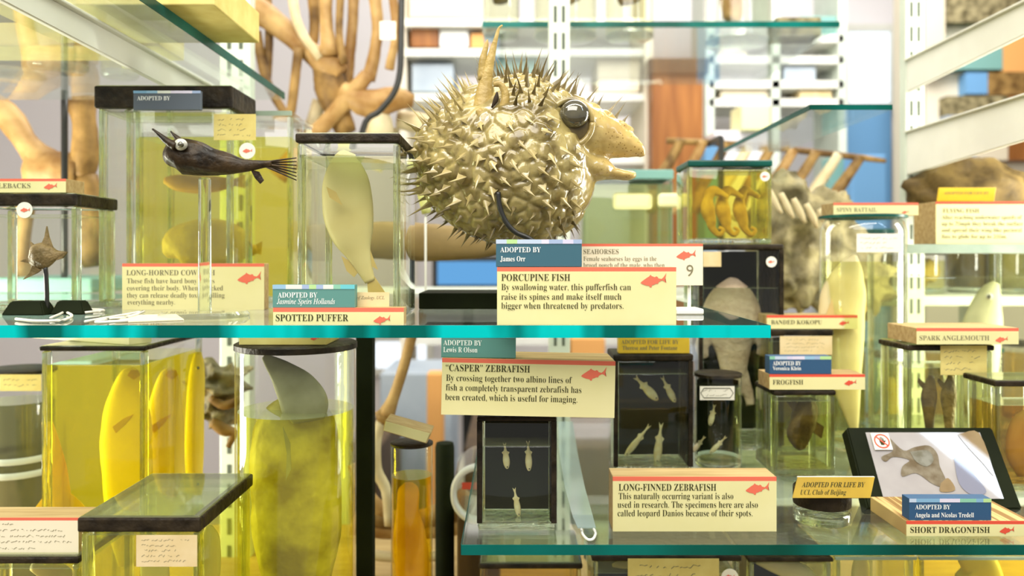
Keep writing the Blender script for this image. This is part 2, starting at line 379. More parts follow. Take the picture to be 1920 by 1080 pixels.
# ---------------------------------------------------------------- jars
def liq(name, col, scatter=0.12, scol=None):
    scatter = scatter if scatter > .4 else scatter*.3
    if 'l_'+name not in M: M['l_'+name] = clear('liquid_'+name, col, scatter, scol or col, 0.02)
    return M['l_'+name]
def rjar(name, label, x0, x1, ytop, Y, d, zb, liquid=None, lid=None, group=None, wall=0.0022, basez=0.005, back=None, frame=None, cat='jar', bev=0.0022):
    """rectangular specimen jar: clear sheets, thick glass corners and base, liquid, sealed lid. lid=(height, material, overhang)"""
    a = P(x0, 0, Y).x; b = P(x1, 0, Y).x; zt = P(0, ytop, Y).z
    t = thing(name, label, cat, Vector(((a+b)/2, Y+d/2, zb)), group)
    lh = lid[0] if lid else 0.0
    bm = B(); box(bm, a, b, Y, Y+d, zb, zt-lh, bev)
    body = obj('glass_body', bm, M['pane'], t, True, 40)
    bm = B(); c = wall*1.9
    k = min(.010, d*.22)
    for (ex, ey) in ((a, Y), (b-c, Y), (a, Y+d-k), (b-c, Y+d-k)): box(bm, ex+.0003, ex+c-.0003, ey+.0003, ey+k-.0003, zb+basez, zt-lh-.0004, c*0.35, 0, 3)
    box(bm, a+.0004, b-.0004, Y+.0004, Y+d-.0004, zb+.0003, zb+basez, 0.0012)
    obj('glass_corners_and_base', bm, M['edge'], t)
    if liquid:
        bm = B(); box(bm, a+wall, b-wall, Y+wall, Y+d-wall, zb+basez+.0004, P(0, liquid[1], Y+wall).z, 0.001)
        bm.normal_update()
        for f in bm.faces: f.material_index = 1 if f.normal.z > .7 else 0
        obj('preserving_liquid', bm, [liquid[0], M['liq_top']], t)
    if back:
        bm = B(); box(bm, a+wall*1.6, b-wall*1.6, Y+d-wall*2.2, Y+d-wall*1.4, zb+basez+.001, zt-lh-.001); obj('dark_backing_sheet', bm, M[back], t)
    if frame:
        w = frame
        obj('black_edge_seal', box(B(), a-.0006, a+w, Y-.0006, Y+w*.6, zb+basez, zt-lh), M['tar'], t)
        obj('black_edge_seal', box(B(), b-w, b+.0006, Y-.0006, Y+d*.9, zb+basez, zt-lh), M['tar'], t)
    if lid:
        oh = lid[2] if len(lid) > 2 else 0.0015
        if lid[1] == 'tar' and not back: lid = (lh, 'rim', oh)
        if lid[1] == 'glass':
            bm = B(); box(bm, a-oh, b+oh, Y-oh, Y+d+oh, zt-lh, zt, 0.001); obj('glass_lid', bm, M['pane'], t, True, 40)
            bm = B(); box(bm, a-oh, b+oh, Y-oh-.0003, Y-oh+.0015, zt-lh, zt); obj('green_lid_edge', bm, M['pale_edge'], t)
        elif lid[1] == 'rim':
            w = 0.006; bm = B()
            for q in ((a-oh, b+oh, Y-oh, Y-oh+w), (a-oh, b+oh, Y+d+oh-w, Y+d+oh), (a-oh, a-oh+w, Y-oh+w*.9, Y+d+oh-w*.9), (b+oh-w, b+oh, Y-oh+w*.9, Y+d+oh-w*.9)):
                box(bm, q[0], q[1], q[2], q[3], zt-lh, zt-.0006, 0.0012)
            obj('black_lid_rim', bm, M['tar'], t)
            bm = B(); box(bm, a-oh+.001, b+oh-.001, Y-oh+.001, Y+d+oh-.001, zt-.002, zt, 0.0008); obj('glass_lid', bm, M['lidglass'], t)
        else:
            bm = B(); box(bm, a-oh, b+oh, Y-oh, Y+d+oh, zt-lh, zt, min(0.0015, lh*.3)); obj('sealed_lid', bm, M[lid[1]], t)
    return t
def cjar(name, label, cx, r, ytop, Y, _d, zb, liquid=None, lid=None, group=None, n=48, shoulder=0.0, back=None, cat='jar', rim=0.0):
    """round specimen jar about an upright axis at depth Y"""
    c = P(cx, ytop, Y); R = L(r, Y); zt = c.z; lh = lid[0] if lid else 0
    t = thing(name, label, cat, Vector((c.x, Y, zb)), group)
    bm = B(); z1 = zt-lh; s = shoulder
    prof = [(R*.9, zb), (R, zb+.003), (R, z1-s-.004 if s else z1-.002)]
    prof += [(R*.93, z1-s*.4), (R*.86, z1-s*.15), (R*.9, z1)] if s else [(R*.99, z1)]
    if rim: prof += [(R*(1+rim), z1+.0002), (R*(1+rim), z1+.002), (R*.95, z1+.0022)]
    lathe(bm, c.x, Y, prof, n); obj('glass_body', bm, M['pane'], t, True, 50)
    bm = B(); lathe(bm, c.x, Y, [(R*.85, zb+.0004), (R*.97, zb+.003), (R*.97, zb+.006), (R*.8, zb+.007)], n); obj('thick_glass_base', bm, M['edge'], t, True, 50)
    if liquid:
        bm = B(); lathe(bm, c.x, Y, [(R*.9, zb+.0075), (R*.955, zb+.009), (R*.955, P(0, liquid[1], Y).z)], n)
        bm.normal_update()
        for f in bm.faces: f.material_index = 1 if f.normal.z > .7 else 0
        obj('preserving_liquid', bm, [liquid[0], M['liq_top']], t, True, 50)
    if back:
        bm = B(); k = 20; pts = [(c.x+R*.9*math.cos(math.pi*i/k), Y+R*.9*math.sin(math.pi*i/k)) for i in range(k+1)]
        for (xa, ya), (xb, yb) in zip(pts, pts[1:]):
            bm.faces.new([bm.verts.new(v) for v in ((xa, ya, zb+.01), (xb, yb, zb+.01), (xb, yb, z1-.004), (xa, ya, z1-.004))])
        bmesh.ops.remove_doubles(bm, verts=bm.verts[:], dist=1e-6); bmesh.ops.solidify(bm, geom=bm.faces[:], thickness=0.0006)
        obj('dark_backing_sheet', bm, M[back], t)
    if lid:
        bm = B(); lathe(bm, c.x, Y, [(R*.99, zt-lh), (R*1.02, zt-lh*.9), (R*1.02, zt-lh*.2), (R*.97, zt)], n); obj('sealed_lid', bm, M[lid[1]], t, True, 40)
    return t
M['lidglass'] = clear('lid_glass', (0.90, 0.95, 0.80), 0.22, (0.70, 0.76, 0.40), 0.06, 0.03)
# ---------------------------------------------------------------- fish
def fish(name, label, pts, Y, m, ratio=0.55, tail=None, fins=(), finm=None, eye=None, group=None, n=16, cat='fish', base=None, wob=0.06, fth=0.0007):
    """pts: (px,py,r) snout to tail root; tail and fins are outlines"""
    bm = B(); ptube(bm, pts, Y, n=n, ratio=ratio, sub=5, wob=wob)
    if group is None and not fins and not eye and tail is None:
        return tag(obj(name, bm, m, None, True), label, cat)
    lo = max(p[1]+p[2] for p in pts); cxp = sum(p[0] for p in pts)/len(pts)
    t = thing(name, label, cat, P(cxp, lo, Y), group)
    obj('body', bm, m, t, True)
    if tail:
        bm = B(); sheet(bm, tail, Y, fth); obj('tail_fin', bm, finm or m, t)
    for f in fins:
        bm = B(); sheet(bm, f[1], Y+(f[2] if len(f) > 2 else 0), fth); obj(f[0], bm, finm or m, t)
    if eye:
        for e in (eye if isinstance(eye, list) else [eye]):
            bm = B(); c = P(e[0], e[1], Y+e[3]); blob(bm, c, L(e[2], Y), L(e[2], Y)*.6, L(e[2], Y), seg=14); obj('eye', bm, M[e[4] if len(e) > 4 else 'eye_b'], t, True)
    return t
# ================================================================ the hall behind the case
M['wall'] = mat('lilac_white_paint', (0.84, 0.81, 0.82), 0.8, 0.2)
M['cream_wall'] = mat('cream_paint', (0.80, 0.73, 0.58), 0.8, 0.2)
M['floor'] = mat('hall_floor', (0.30, 0.22, 0.13), 0.5, 0.3, (0.4, 0.3, 0.18), 3)
M['brownwood'] = mat('red_brown_wood', (0.22, 0.075, 0.012), 0.45, 0.4, (0.34, 0.13, 0.025), 6, stretch=(6, 6, .6))
M['darkwood'] = mat('dark_cabinet_wood', (0.05, 0.03, 0.012), 0.5, 0.3, (0.11, 0.065, 0.025), 6, stretch=(6, 6, .6))
M['sky'] = emit('bright_window_daylight', (0.86, 0.93, 1.0), 1.5)
M['lampw'] = emit('lamp_diffuser', (1.0, 0.97, 0.9), 4.0)
M['screen_b'] = emit('blue_screen_light', (0.16, 0.45, 0.85), 0.9)
M['blue'] = mat('blue_paint', (0.16, 0.36, 0.62), 0.6, 0.3)
M['tealp'] = mat('teal_paint', (0.20, 0.40, 0.36), 0.6, 0.3)
M['orange'] = mat('orange_card', (0.75, 0.38, 0.12), 0.6, 0.3)
M['greyblue'] = mat('grey_blue_cloth', (0.36, 0.42, 0.48), 0.8, 0.2, (0.44, 0.5, 0.55), 8)
M['beige'] = mat('beige_card', (0.70, 0.62, 0.46), 0.7, 0.2)
M['lemon'] = mat('lemon_card', (0.85, 0.84, 0.45), 0.6, 0.2)
WY = 3.6
struct(obj('wall_back', box(B(), -6, 6, WY, WY+.1, 0, 3.1), M['wall']))
struct(obj('floor', box(B(), -6, 6, -2, WY, -.1, 0), M['floor']))
struct(obj('ceiling', box(B(), -6, 6, -2, WY, 3.1, 3.2), M['wall']))
def hbox(x0, x1, y0, y1, Y, d, m, name, label, cat, bev=0.004, group=None):
    a = P(x0, y1, Y); b = P(x1, y0, Y)
    return tag(obj(name, box(B(), a.x, b.x, Y, Y+d, a.z, b.z, bev), m), label, cat, group)
def window(n, x0, x1, y0, y1, Y):
    a = P(x0, y1, Y); b = P(x1, y0, Y)
    t = bpy.data.objects.new('window_%d' % n, None); COL.objects.link(t); t.location = ((a.x+b.x)/2, Y, a.z); ORI[t.name] = Vector(t.location); t['kind'] = 'structure'
    obj('window_pane', box(B(), a.x, b.x, Y, Y+.01, a.z, b.z), M['sky'], t)
    bm = B(); w = .03
    box(bm, a.x-w, a.x, Y-.02, Y+.03, a.z-w, b.z+w); box(bm, b.x, b.x+w, Y-.02, Y+.03, a.z-w, b.z+w); box(bm, a.x, b.x, Y-.02, Y+.03, b.z, b.z+w); box(bm, a.x, b.x, Y-.02, Y+.03, a.z-w, a.z)
    obj('window_frame', bm, M['white_metal'], t)
window(1, 1588, 1668, 60, 195, WY-.05)
window(2, 770, 900, 205, 262, WY-.05)
window(3, 705, 800, 640, 690, WY-.05)
for i, x in enumerate((-2.2, -0.7, 0.8, 2.3)):
    t = thing('ceiling_light', ['ceiling light panel above the far left of the hall', 'ceiling light panel above the middle left of the hall', 'ceiling light panel above the middle right of the hall', 'ceiling light panel above the far right of the hall'][i], 'light', (x, 2.2, 3.06), 'ceiling lights of the hall')
    obj('lamp_housing', box(B(), x-.4, x+.4, 2.1, 2.3, 3.075, 3.1), M['white_metal'], t)
    obj('lamp_diffuser', box(B(), x-.38, x+.38, 2.12, 2.28, 3.06, 3.0745), M['lampw'], t)
# the white shelving of the cabinet across the hall
yb = 2.6
t = thing('wall_shelving', 'white shelving across the hall, its boards seen behind the bristled fish', 'shelving', P(980, 1400, yb), None)
for k, py in enumerate((42, 98, 182, 300, 640, 900)):
    a = P(757, py, yb); b = P(1213, py, yb); obj('shelf_board', box(B(), a.x, b.x, yb, yb+.3, a.z-.012, a.z+.012), M['white_metal'], t)
a = P(1208, 1250, yb); b = P(1222, -200, yb); obj('side_post', box(B(), a.x, b.x, yb-.02, yb+.32, 0, b.z), M['cream_wall'], t)
a = P(752, 1250, yb); b = P(760, -200, yb); obj('side_post', box(B(), a.x, b.x, yb-.02, yb+.32, 0, b.z), M['cream_wall'], t)
for x0, x1, y0, y1, m, lab in (
    (766, 905, -30, 33, 'beige', 'beige archive box on the top board of the white shelving'),
    (770, 822, 52, 88, 'brownwood', 'small brown box at the end of the second board'), (824, 878, 56, 88, 'felt', 'white box between two brown ones on the second board'),
    (882, 925, 62, 90, 'orange', 'orange brown box on the second shelving board'),
    (772, 850, 120, 172, 'greyblue', 'grey blue folder box lying on the third board'), (930, 1010, 110, 172, 'tealp', 'dull green box on the third board'),
    (1120, 1200, 110, 172, 'beige', 'beige box at the right end of the third board')):
    hbox(x0, x1, y0, y1, yb+.03, .22, M[m], 'storage_box', lab, 'box', group='boxes on the shelving across the hall')
a = P(1223, 1250, 2.5); b = P(1319, 140, 2.5)
t = thing('wooden_column', 'red brown wooden post standing right of the white shelving', 'post', ((a.x+b.x)/2, 2.56, 0))
obj('shaft', box(B(), a.x, b.x, 2.5, 2.62, .08, b.z, .006), M['brownwood'], t); obj('plinth', box(B(), a.x-.02, b.x+.02, 2.48, 2.64, 0, .08, .005), M['darkwood'], t)
obj('capital', box(B(), a.x-.015, b.x+.015, 2.485, 2.635, b.z, b.z+.05, .005), M['darkwood'], t)
hbox(1390, 1445, 195, 245, 2.4, .12, M['lemon'], 'paper_stack', 'pale yellow carton standing right of the wooden post', 'carton')
hbox(1340, 1440, 245, 2200, 2.42, .3, M['wall'], 'plinth', 'white display plinth under the pale yellow carton', 'plinth')
hbox(1322, 1350, 262, 2300, 2.2, .1, M['blue'], 'banner_stand', 'narrow blue panel standing beside the white plinth', 'panel')
hbox(1598, 1662, 290, 2400, 2.2, .06, M['blue'], 'display_panel', 'blue display panel standing beneath the bright window', 'panel')
hbox(1555, 1597, 295, 2400, 2.3, .06, M['tealp'], 'display_panel', 'pale teal panel left of the blue one', 'panel')
hbox(1585, 1672, 200, 2000, 3.3, .15, M['blue'], 'display_panel', 'tall blue cabinet under the bright window', 'cabinet')
hbox(1830, 1860, 300, 2400, 2.2, .06, M['cream_wall'], 'display_panel', 'cream upright panel far behind the brown shell', 'panel')
a = P(820, 534, 2.9); b = P(935, 490, 2.9)
t = thing('monitor', 'glowing blue screen low down behind the bristled fish', 'screen', P(878, 545, 2.9))
obj('screen_housing', box(B(), a.x-.02, b.x+.02, 2.91, 2.95, a.z-.02, b.z+.02, .004), M['blackm'], t); obj('lit_screen', box(B(), a.x, b.x, 2.9, 2.912, a.z, b.z), M['screen_b'], t)
obj('stand', box(B(), a.x+.09, a.x+.13, 2.92, 2.95, 0, a.z), M['blackm'], t)
t = thing('wall_shelving', 'white open shelving right of the wooden post with beige boxes', 'shelving', P(1460, 1400, 3.0))
for py in (72, 112, 158, 192): a = P(1330, py, 3.0); b = P(1582, py, 3.0); obj('shelf_board', box(B(), a.x, b.x, 3.0, 3.25, a.z-.014, a.z+.014), M['white_metal'], t)
for px in (1332, 1455, 1580): a = P(px, 192, 3.0); obj('side_post', box(B(), a.x-.015, a.x+.015, 3.0, 3.25, 0, P(0, -60, 3.0).z), M['grey_metal'], t)
for x0, x1, y0, y1, m, lab in ((1345, 1400, 82, 105, 'beige', 'beige box left on the second board of the right shelving'), (1470, 1530, 122, 150, 'greyblue', 'grey blue box on the third board of the right shelving'), (1352, 1440, 165, 184, 'beige', 'flat beige box on the lowest board of the right shelving'), (1500, 1560, 168, 184, 'paper', 'flat tan box on the lowest board of the right shelving'), (1500, 1572, 30, 65, 'tealp', 'dull green box on the top board of the right shelving')):
    hbox(x0, x1, y0, y1+1.5, 3.02, .18, M[m], 'storage_box', lab, 'box', group='boxes on the right shelving')
t = thing('bookcase', 'tall bookcase of green, blue and brown panels behind the right shelf arms', 'bookcase', P(1880, 1400, 2.8))
for x0, x1, y0, y1, m in ((1775, 1990, -60, 42, 'fossil'), (1775, 1880, 70, 130, 'tealp'), (1881, 1990, 43, 135, 'orange'), (1812, 1852, 136, 176, 'blue'), (1853, 1990, 136, 178, 'bone_dk'), (1775, 1890, 180, 215, 'fossil'), (1891, 1990, 180, 300, 'brownwood'), (1775, 1830, 216, 300, 'greyblue'), (1831, 1890, 216, 300, 'beige'), (1735, 1772, -60, 140, 'beige')):
    a = P(x0, y1, 2.8); b = P(x1, y0, 2.8); obj('panel', box(B(), a.x, b.x, 2.8, 2.85, a.z, b.z), M[m], t)
a = P(1735, 0, 2.86); b = P(1990, 0, 2.86); obj('carcass', box(B(), a.x, b.x, 2.852, 3.1, 0, P(0, -60, 2.8).z), M['cream_wall'], t)
# low furniture that closes the view under the shelves
hbox(640, 705, 850, 1500, 1.75, .4, M['darkwood'], 'cabinet', 'dark wooden cabinet low behind the tall black post', 'cabinet')
hbox(870, 2600, 840, 1500, 1.75, .4, M['darkwood'], 'cabinet', 'dark wooden cabinet low behind the lower glass shelf', 'cabinet')
hbox(712, 846, 700, 1500, 2.2, .3, M['greyblue'], 'covered_table', 'table under a grey blue cover between the cabinets', 'table')
hbox(800, 830, 700, 1700, 1.68, .05, M['orange'], 'wooden_slat', 'pale orange upright slat behind the leaning label', 'slat')
hbox(1070, 1135, 634, 1600, 2.2, .1, M['orange'], 'storage_box', 'orange box glimpsed below the long teal shelf', 'box')
hbox(1044, 1067, 640, 1600, 2.2, .1, M['blue'], 'folder', 'blue upright folder beside the orange box', 'folder')
# ================================================================ case: uprights, brackets, glass shelves
def upright(label, x0, x1, Y, z0, z1):
    a = P(x0, 0, Y).x; b = P(x1, 0, Y).x
    t = thing('slotted_upright', label, 'upright', ((a+b)/2, Y, z0), 'slotted shelf uprights')
    w = b-a; obj('channel', box(B(), a, b, Y, Y+.016, z0, z1, .0012), M['grey_metal'], t)
    bm = B(); z = z0+.02
    while z < z1-.03:
        for u in (.24, .62): box(bm, a+w*u, a+w*(u+.13), Y-.0004, Y+.001, z, z+.018)
        z += .030
    s = obj('slots', bm, M['slot'], t); s['kind'] = 'stuff'
    return t
upright('pale green slotted upright behind the horned fish', 412, 470, .89, 0, H+.62)
upright('slotted upright seen below the long teal shelf', 1029, 1069, .89, 0, H+.62)
upright('slotted upright beside the round rimmed jar at the right', 1698, 1734, .97, 0, H+.62)
def bracket(label, x0, x1, Yb, Yf, zb0, zb1, zf0, zf1, m='white_metal'):
    bm = B(); w = .0045; vs = []
    for dx in (0, w): vs.append([bm.verts.new(v) for v in ((x0+dx, Yb, zb0), (x1+dx, Yf, zf0), (x1+dx, Yf, zf1), (x0+dx, Yb, zb1))])
    bm.faces.new(vs[0]); bm.faces.new(list(reversed(vs[1])))
    for k in range(4): bm.faces.new((vs[0][k], vs[1][k], vs[1][(k+1) % 4], vs[0][(k+1) % 4]))
    bmesh.ops.recalc_face_normals(bm, faces=bm.faces[:])
    bmesh.ops.bevel(bm, geom=bm.edges[:], offset=.0008, segments=2, affect='EDGES')
    t = thing('shelf_bracket', label, 'bracket', (x0, Yb, zb0), 'white shelf brackets'); obj('arm', bm, M[m], t)
    obj('lip', box(B(), min(x0, x1)-.004, max(x0, x1)+.009, Yf, Yb, max(zb1, zf1), max(zb1, zf1)+.002, .0006), M[m], t)
bracket('white shelf arm reaching forward under the upper left glass shelf', -.302, -.302, .889, .40, H+.143, H+.166, H+.150, H+.166)
bracket('white shelf arm at the right, level with the bristled fish', .478, .478, .969, .66, H+.098, H+.149, H+.112, H+.149)
bracket('white shelf arm at the right, highest one in view', .478, .478, .969, .66, H+.198, H+.236, H+.21, H+.236)
def shelf(label, x0, x1, y0, y1, zt, th, em, side=None, sm='teal_dk'):
    t = thing('glass_shelf', label, 'shelf', ((x0+x1)/2, (y0+y1)/2, zt-th), 'glass shelves of the case')
    obj('glass_sheet', box(B(), x0, x1, y0+.0008, y1, zt-th, zt), M['shelf'], t)
    obj('front_edge', box(B(), x0, x1, y0, y0+.0008, zt-th, zt), M[em], t)
    if side is not None:
        s = side; obj('end_edge', box(B(), s-.0004, s+.0004, y0+.0008, y1, zt-th, zt), M[sm], t)
    return t
ZA = H-.0406; ZB = H-.1789; ZC = H-.335
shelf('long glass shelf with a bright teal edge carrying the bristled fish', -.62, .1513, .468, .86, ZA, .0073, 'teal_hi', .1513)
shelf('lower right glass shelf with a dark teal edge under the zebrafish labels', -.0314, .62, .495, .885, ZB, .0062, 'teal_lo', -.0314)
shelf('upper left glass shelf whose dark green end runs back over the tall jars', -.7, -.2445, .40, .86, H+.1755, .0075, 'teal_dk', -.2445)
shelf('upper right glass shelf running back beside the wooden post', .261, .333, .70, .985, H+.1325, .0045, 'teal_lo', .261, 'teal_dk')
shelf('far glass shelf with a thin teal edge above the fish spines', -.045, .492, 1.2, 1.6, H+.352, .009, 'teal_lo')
struct(obj('trim_1', box(B(), -.75, .75, .45, 1.0, ZC-.02, ZC, .002), M['mdf']))
struct(obj('trim_2', box(B(), -.75, .75, .45, 1.0, 0, ZC-.021), M['darkwood']))
# ================================================================ skeletons and specimens behind the shelves
def bone(bm, pts, Y, wob=.12, ratio=.9): return ptube(bm, pts, Y, n=12, ratio=ratio, sub=4, wob=wob)
YB = 1.15
t = thing('ape_skeleton', 'hanging brown skeleton of long arm bones and ribs behind the tall jars', 'skeleton', P(620, 330, YB))
for nm, pts, m in (
    ('arm_bone', [(470, 10, 26), (520, 45, 22), (580, 95, 20), (620, 125, 27), (640, 140, 20)], 'bone'),
    ('arm_bone', [(610, -40, 14), (612, 40, 12), (618, 105, 18)], 'bone'),
    ('arm_bone', [(664, -40, 11), (660, 60, 10), (650, 140, 13), (640, 200, 18)], 'bone'),
    ('rib', [(545, -30, 10), (560, 50, 9), (600, 110, 8)], 'bone_pale'), ('rib', [(500, -30, 8), (505, 60, 8), (500, 160, 8)], 'bone_dk'),
    ('rib', [(700, -30, 13), (708, 50, 11), (702, 100, 11), (690, 150, 14)], 'bone'), ('rib', [(735, -20, 9), (742, 60, 8), (730, 130, 9)], 'bone'),
    ('rib', [(585, -30, 12), (590, 40, 10), (585, 100, 9)], 'bone_dk'), ('rib', [(640, -30, 8), (636, 60, 7), (645, 120, 7)], 'bone_dk'),
    ('rib', [(480, 60, 10), (500, 150, 9), (540, 220, 8), (575, 250, 7)], 'bone_dk'), ('rib', [(560, 90, 9), (552, 160, 9), (545, 215, 9)], 'bone_dk'),
    ('leg_bone', [(690, 140, 14), (660, 175, 17), (620, 220, 15), (570, 275, 17), (520, 330, 20)], 'bone'),
    ('leg_bone', [(610, 110, 24), (620, 160, 32), (632, 205, 26), (650, 250, 18)], 'bone_dk'),
    ('leg_bone', [(600, 190, 14), (585, 230, 12), (560, 290, 14)], 'bone_pale'),
    ('pelvis', [(640, 170, 18), (690, 195, 26), (740, 185, 24), (775, 190, 12)], 'bone'), ('pelvis', [(700, 200, 18), (712, 240, 26), (700, 285, 20)], 'bone_pale'),
    ('foot_bone', [(745, 225, 16), (790, 232, 20), (830, 250, 10)], 'bone_pale'), ('foot_bone', [(740, 240, 12), (722, 280, 13), (705, 320, 11)], 'bone_pale')):
    obj(nm, bone(B(), pts, YB+random.uniform(-.03, .03)), M[m], t, True)
bm = B(); box(bm, P(712, 0, 1.07).x, P(742, 0, 1.07).x, 1.07, 1.071, P(0, 74, 1.07).z, P(0, 40, 1.07).z); obj('paper_tag', bm, M['paper_w'], t)
tag(obj('stand_rod', ptube(B(), [(754, -60, 6), (752, 60, 6), (750, 135, 6), (738, 175, 6), (712, 208, 6), (680, 245, 6), (660, 420, 6)], 1.08, n=10, sub=5), M['blackm'], None, True), 'bent black support rod in front of the hanging skeleton', 'rod')
t = thing('limb_skeleton', 'light brown limb bones standing behind the jar with the spiny dried fish', 'skeleton', P(70, 560, .98))
for nm, pts, m in (('upper_bone', [(-40, 190, 30), (10, 215, 26), (55, 275, 22), (85, 310, 36), (110, 335, 32)], 'bone'), ('joint', [(60, 320, 38), (110, 322, 40), (150, 325, 30)], 'bone'),
    ('upper_bone', [(150, 185, 26), (158, 230, 22), (160, 290, 26), (150, 330, 24)], 'bone_dk'), ('lower_bone', [(160, 330, 22), (172, 400, 26), (170, 460, 30), (175, 500, 16)], 'bone_dk'), ('lower_bone', [(60, 340, 18), (40, 440, 16), (40, 545, 20)], 'bone')):
    obj(nm, bone(B(), pts, .98), M[m], t, True)
obj('stand_foot', box(B(), P(-20, 0, .94).x, P(190, 0, .94).x, .92, 1.06, P(0, 548, .94).z, P(0, 520, .94).z, .003), M['tealp'], t)
tag(obj('support_rod', ptube(B(), [(121, 170, 6), (121, 300, 6), (121, 560, 6)], .93, n=10, sub=2), M['blackm'], None, True), 'thin black upright rod among the light brown limb bones', 'rod')
# elongated dried fish behind the bristled one
fish('dried_fish', 'brown snout of a long dried fish behind the bristled fish', [(960, 462, 10), (900, 458, 26), (830, 456, 34), (760, 452, 36), (690, 450, 34), (640, 450, 22)], .80, mat('olive_brown_skin', (.20, .14, .05), .6, .2, (.28, .2, .08), 30), .7)
t = thing('reflection_arch', 'pale yellow green arch standing for a reflection left of the bristled fish', 'jaw', (P(798, 0, .72).x, .72, ZA))
obj('rod', box(B(), P(798, 0, .72).x-.001, P(798, 0, .72).x+.001, .719, .721, ZA, P(0, 402, .72).z), M['white_metal'], t)
obj('jaw', ptube(B(), [(800, 400, 9), (792, 350, 11), (805, 310, 13), (840, 296, 13), (868, 300, 9), (872, 318, 7)], .72, n=12, sub=5), mat('green_reflection_tint', (0.70, 0.72, 0.30), .3, .5, trl=.3), t, True)  # solid arch shaped to stand for a green reflection
# fossil skull and other rough bones at the right
t = thing('fossil_skull', 'rough olive grey skull behind the jars at the right', 'skull', P(1490, 600, .93))
bm = B()
for k, (px, py, r) in enumerate(((1480, 430, 75), (1520, 500, 80), (1450, 520, 60), (1560, 400, 50), (1470, 370, 45), (1600, 520, 70))): blob(bm, P(px, py, .96), L(r, .96), L(r, .96)*.5, L(r, .96)*.9, .9, 60, 28, seed=k)
obj('cranium', remesh(bm, .004), M['fossil'], t, True)
bm = B()
for k in range(5): ptube(bm, [(1440+k*24, 352+k*10, 5), (1452+k*24, 378+k*10, 7), (1466+k*22, 400+k*9, 3)], .90, n=8, sub=3)
obj('teeth', bm, M['bone_pale'], t, True)
t = thing('rib_cage', 'row of slanting brown rib bones hanging between the wooden post and the blue panel', 'skeleton', P(1500, 340, 1.35))
for k in range(9):
    x = 1240+k*42; obj('rib', bone(B(), [(x+38, 262+k*4, 9), (x+18, 300+k*3, 10), (x-8, 345+k*2, 11), (x-20, 400, 8)], 1.35), M[('bone_dk', 'bone', 'bone_dk', 'bone_pale')[k % 4]], t, True)
bm = B(); ptube(bm, [(1250, 264, 6), (1400, 272, 6), (1600, 294, 6), (1660, 302, 4)], 1.36); obj('spine', bm, M['bone_dk'], t, True)
q = P(1330, 270, 1.36); obj('support_pole', box(B(), q.x-.004, q.x+.004, 1.28, 1.288, H-.05, q.z), M['blackm'], t); obj('pole_arm', box(B(), q.x-.004, q.x+.004, 1.289, 1.37, q.z-.004, q.z+.004), M['blackm'], t)
bm = B(); blob(bm, P(1815, 362, .95), L(105, .95), .05, L(62, .95), .25, 60, 32); tag(obj('shell', bm, mat('dark_brown_shell', (.06, .038, .010), .6, .2, (.17, .115, .035), 40, bump=.4), None, True), 'domed dark brown shell behind the label with a gold card on top', 'shell')
# ================================================================ the bristled porcupine fish
YF = .56
M['skin'] = mat('varnished_fish_skin', (0.135, 0.097, 0.023), 0.25, 0.5, (0.40, 0.325, 0.12), 60, 5, bump=.5, dist=.0012, coat=.6, lo=.36, hi=.58)
def freckle(m):
    """the snout's own tan colour with brown freckles, towards the head end"""
    N = m.node_tree.nodes; K = m.node_tree.links; p = N['Principled BSDF']; src = p.inputs['Base Color'].links[0].from_socket
    tc = N.new('ShaderNodeTexCoord'); sx = N.new('ShaderNodeSeparateXYZ'); K.new(tc.outputs['Object'], sx.inputs[0])
    mr = N.new('ShaderNodeMapRange'); mr.inputs[1].default_value = .040; mr.inputs[2].default_value = .085; K.new(sx.outputs[0], mr.inputs[0])
    vo = N.new('ShaderNodeTexVoronoi'); vo.inputs['Scale'].default_value = 420; K.new(tc.outputs['Object'], vo.inputs['Vector'])
    r = N.new('ShaderNodeValToRGB'); r.color_ramp.elements[0].position = .16; r.color_ramp.elements[1].position = .24
    r.color_ramp.elements[0].color = (.24, .12, .02, 1); r.color_ramp.elements[1].color = (.60, .42, .14, 1); K.new(vo.outputs['Distance'], r.inputs[0])
    mx = N.new('ShaderNodeMix'); mx.data_type = 'RGBA'; K.new(mr.outputs[0], mx.inputs[0]); K.new(src, mx.inputs[6]); K.new(r.outputs[0], mx.inputs[7]); K.new(mx.outputs[2], p.inputs['Base Color'])
freckle(M['skin'])
M['fin_tan'] = mat('tan_dried_fin', (.46, .33, .10), .4, .4, (.30, .21, .06), 70, bump=.4)
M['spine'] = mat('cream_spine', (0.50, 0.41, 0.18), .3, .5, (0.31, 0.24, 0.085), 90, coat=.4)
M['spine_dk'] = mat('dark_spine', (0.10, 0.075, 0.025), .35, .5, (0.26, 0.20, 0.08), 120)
t = thing('porcupine_fish', 'round dried porcupine fish bristling with spines, black eye and open mouth', 'fish', P(960, 455, YF))
bm = B()
ptube(bm, [(782, 290, 30), (800, 290, 62), (830, 294, 98), (870, 298, 128), (915, 301, 147), (960, 302, 156), (1005, 300, 155), (1042, 298, 138), (1070, 294, 112), (1088, 290, 84), (1102, 286, 50)], YF, n=40, ratio=.86, sub=4)
ptube(bm, [(1040, 245, 76), (1090, 250, 60), (1128, 257, 46), (1152, 263, 36), (1176, 272, 26), (1193, 280, 17), (1202, 288, 9), (1205, 294, 5)], YF-.006, n=24, ratio=1.0, sub=4)
ptube(bm, [(1050, 305, 52), (1095, 314, 30), (1128, 318, 22), (1150, 325, 12), (1174, 328, 10), (1186, 328, 8), (1193, 327, 4)], YF-.006, n=20, ratio=1.9, sub=4)
bm = remesh(bm, .0012)
EYE0 = Vector((0, 0, H))
bvh = BVHTree.FromBMesh(bm)
